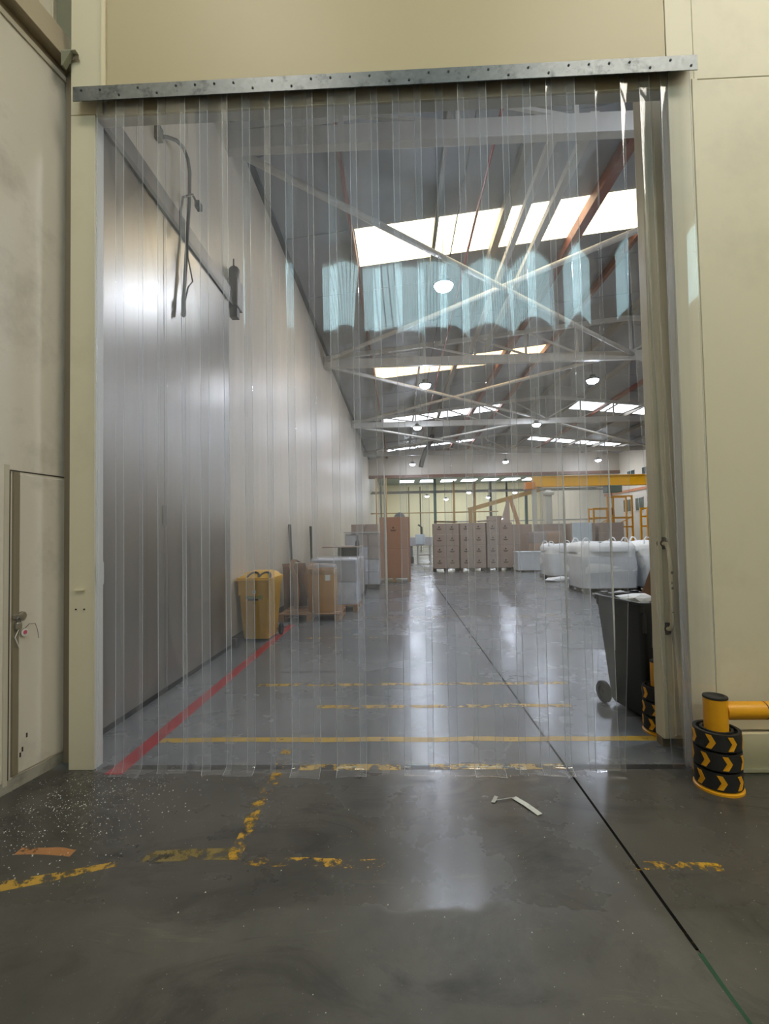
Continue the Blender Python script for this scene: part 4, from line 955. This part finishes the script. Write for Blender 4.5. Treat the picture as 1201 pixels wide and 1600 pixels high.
MB().lathe([(.0, -.08), (.3, -.05), (.33, 0), (.3, .05), (0, .08)], 20).build('guard', mat('fan_grey', (110, 110, 108), 0.5), fan, (0, 0, 2.62), (math.pi / 2, 0, 0), smooth=50)

cr_ = tag(empty('overhead_crane', (12.0, 30.2, 0)), 'yellow overhead crane beam at the back right', 'crane')
MB().box(-3.5, 4.6, -.2, .2, 4.48, 5.06).build('bridge_beam', CRANE, cr_, bevel=.01)
MB().box(-3.6, 4.7, -.26, .26, 5.06, 5.10).build('flange', CRANE, cr_); MB().box(-3.6, 4.7, -.26, .26, 4.44, 4.48).build('flange', CRANE, cr_)
MB().box(-4.0, -3.4, -.3, .3, 4.3, 4.75).build('end_carriage', mat('orange_steel', (214, 128, 40), 0.45), cr_, bevel=.02)
MB().box(1.0, 1.9, -.35, .35, 4.0, 4.44).build('hoist', GREENSTEEL, cr_, bevel=.03)
MB().tube([(1.4, 0, 4.0), (1.4, 0, 2.6)], .02, 6).build('chain', CABLE, cr_)
for x in (4.3,): MB().box(x - .15, x + .15, -.15, .15, 0, 4.44).build('column', CRANE, cr_)
MB().box(-3.55, -3.3, -.12, .12, 0, 4.3).build('column', mat('pale_post', (200, 196, 178), 0.5), cr_)
jb_ = tag(MB().beam((0, 0, 0), (4.7, 0, 1.25), .16, .28).build('conveyor_boom', OCHRE, None, (4.6, 31.5, 3.15)), 'ochre inclined boom rising to the yellow crane', 'boom')
tag(MB().box(-.12, .12, -.12, .12, 0, 3.2).build('boom_column', OCHRE, None, (4.75, 31.5, 0)), 'ochre column holding the lower end of the inclined boom', 'column')
wp = tag(empty('pale_column', (8.75, 28.0, 0)), 'pale cream machine column under the left end of the crane', 'column')
MB().box(-.17, .17, -.17, .17, 0, 3.75).build('shaft', mat('pale_post', (200, 196, 178), 0.5), wp); MB().loft([(3.75, .26, .26, 0, 0, .05), (3.9, .3, .3, 0, 0, .05), (4.05, .1, .1, 0, 0, .05)], 3).build('head', mat('pale_post', (200, 196, 178), 0.5), wp)
# yellow frames at right
for i, (x, y, z, lb) in enumerate([(13.2, 31.5, 3.1, 'left'), (14.6, 31.8, 3.9, 'middle'), (15.6, 29.5, 3.0, 'right')]):
    f_ = tag(empty('yellow_frame', (x, y, 0)), 'yellow steel machine frame under the crane, %s of three' % lb, 'frame', 'yellow steel frames at the back right')
    for sx in (-.6, .6):
        for sy in (-.4, .4): MB().box(sx - .05, sx + .05, sy - .05, sy + .05, 0, z).build('upright', YELLOW, f_)
    for zz in (1.9, 2.5, z): 
        MB().box(-.6, .6, -.44, -.36, zz - .1, zz).build('crossbar', YELLOW, f_); MB().box(-.6, .6, .36, .44, zz - .1, zz).build('crossbar', YELLOW, f_)
    MB().beam((-.6, -.4, 1.9), (.6, -.4, 2.5), .05, .05).build('diagonal', YELLOW, f_)
# columns, drop pipes and rails of the farther hall
FP = [(-1.9, 40.5, 'cream', OCHRE, 6.5, .06), (-1.5, 40.5, '', CABLE, 6.5, .05), (-1.05, 40.5, '', OCHRE, 6.5, .05), (3.3, 43, '', GREENSTEEL, 6.6, .12), (5.0, 43, '', OCHRE, 6.4, .09), (7.0, 44, '', OCHRE, 6.4, .12), (8.5, 44, '', CABLE, 6.4, .10), (1.0, 46, '', OCHRE, 6.2, .05), (2.1, 46, '', CABLE, 6.2, .05), (12.0, 45, '', GREENSTEEL, 6.4, .12), (10.2, 45, '', CABLE, 6.4, .08)]
LBP = ['ochre pipe standing in the far left corner, leftmost of three', 'dark pipe in the far left corner between two ochre ones', 'ochre pipe in the far left corner, rightmost of three', 'green steel column beyond the left stack of printed cartons', 'slim ochre column beyond the middle stack of printed cartons', 'thick ochre column left of the inclined boom', 'dark column behind the middle of the inclined boom', 'thin ochre pipe beyond the packing machine', 'thin dark pipe beyond the packing machine', 'green steel column behind the pale machine column', 'dark column behind the left end of the crane']
for (x, y, _, m_, h, r), lb in zip(FP, LBP):
    p_ = tag(empty('far_column', (x, y, 0)), lb, 'column', 'columns and pipes at the far end')
    MB().box(-r, r, -r, r, 0, h).build('shaft', m_, p_); MB().box(-r * 1.8, r * 1.8, -r * 1.8, r * 1.8, 0, .05).build('foot_plate', m_, p_)
for (z, y, x0, x1, m_, r, lb) in [(3.55, 43.2, XL, 9, OCHRE, .05, 'long ochre pipe rail crossing the far end low down'), (5.4, 43.4, XL, XR, GREYPURLIN, .06, 'grey rail crossing the far end under the gable'), (5.75, 46, XL, XR, TRUSSW, .07, 'white rail crossing the farther hall high up'), (2.75, 46, 4, XR, TRUSSW, .06, 'white handrail across the farther hall behind the cartons')]:
    tag(MB().tube([(0, 0, 0), (x1 - x0, 0, 0)], r, 8).build('pipe_rail', m_, None, (x0, y, z)), lb, 'rail', 'rails crossing the far end')
for (x, y, z, lb) in [(3.0, 50, 5.6, 'first'), (5.2, 52, 5.4, 'second'), (7.4, 50, 5.9, 'third'), (9.8, 52, 5.5, 'fourth'), (12.2, 50, 5.8, 'fifth')]:
    high_bay((x, y, z), 'small distant lamp beyond the gable, %s from the left' % lb, 'lamps in the farther hall', ceiling_z=8.3)
# dark flexible duct hanging under the roof
dt = MB(); P_ = [(2.45, 33.0, 8.50), (2.4, 33.0, 8.2), (1.9, 33.0, 7.3), (1.7, 33.0, 6.7), (1.6, 33, 6.3)]
dt.tube([Vector(p) - Vector(P_[-1]) for p in P_], .17, 12); tag(dt.build('flexible_duct', mat('duct_grey', (92, 92, 92), 0.45, metal=0.3, var=0.2), None, P_[-1], smooth=50), 'dark flexible duct drooping from the roof near the far lamp', 'duct')

# ================================================================== CONDUIT AND MOTOR ON THE LEFT WALL
cn = tag(empty('hanging_conduit', (XL + .08, 5.2, 4.12)), 'bent dark conduit with a cable hanging on the left wall', 'conduit')
def cl(pts): return [(p[0] - 0.0, p[1] - 5.2, p[2] - 4.12) for p in pts]
MB().tube(cl([(-.06, 4.93, 5.98), (.0, 5.0, 6.03), (.03, 5.15, 6.12), (.04, 5.30, 6.16), (.04, 5.42, 6.12), (.04, 5.47, 6.0), (.04, 5.45, 5.6), (.05, 5.38, 5.2), (.06, 5.3, 4.7), (.06, 5.22, 4.13)]), .020, 10).build('conduit', CABLE, cn, smooth=60)
MB().box(-.08, -.02, -.33, -.25, 1.80, 1.94).build('wall_flange', CABLE, cn)
MB().tube(cl([(.05, 5.66, 5.74), (.05, 5.52, 5.76), (.06, 5.42, 5.68), (.06, 5.24, 5.52), (.07, 5.16, 5.3), (.08, 5.15, 5.0)]), .014, 8).build('branch', CABLE, cn, smooth=60)
MB().tube(cl([(.08, 5.36, 5.35), (.09, 5.29, 5.1), (.09, 5.30, 4.85), (.10, 5.40, 4.62), (.09, 5.30, 4.5), (.08, 5.24, 4.3), (.08, 5.25, 4.15), (.08, 5.20, 4.1), (.08, 5.21, 4.3)]), .009, 8).build('cable', CABLE, cn, smooth=60)
MB().box(.02, .08, .44, .54, 1.58, 1.66).build('clamp', CABLE, cn)
mt_ = tag(empty('door_motor', (XL + .02, 7.02, 5.0)), 'grey door drive motor at the end of the steel door track', 'motor')
MB().box(.0, .16, -.06, .20, .10, .55).build('gear_box', TRACK, mt_, bevel=.02)
MB().lathe([(.0, 0), (.075, .0), (.085, .02), (.085, .2), (.06, .24), (0, .25)], 18).build('motor_drum', TRACK, mt_, (.08, .04, .50), smooth=40)
MB().box(.02, .14, -.02, .10, -.05, .10).build('chain_cover', mat('rail_dark', (84, 80, 78), 0.5), mt_, bevel=.01)
MB().tube([(.1, -.05, .70), (.12, -.10, .80)], .012, 6).build('lever', CABLE, mt_)
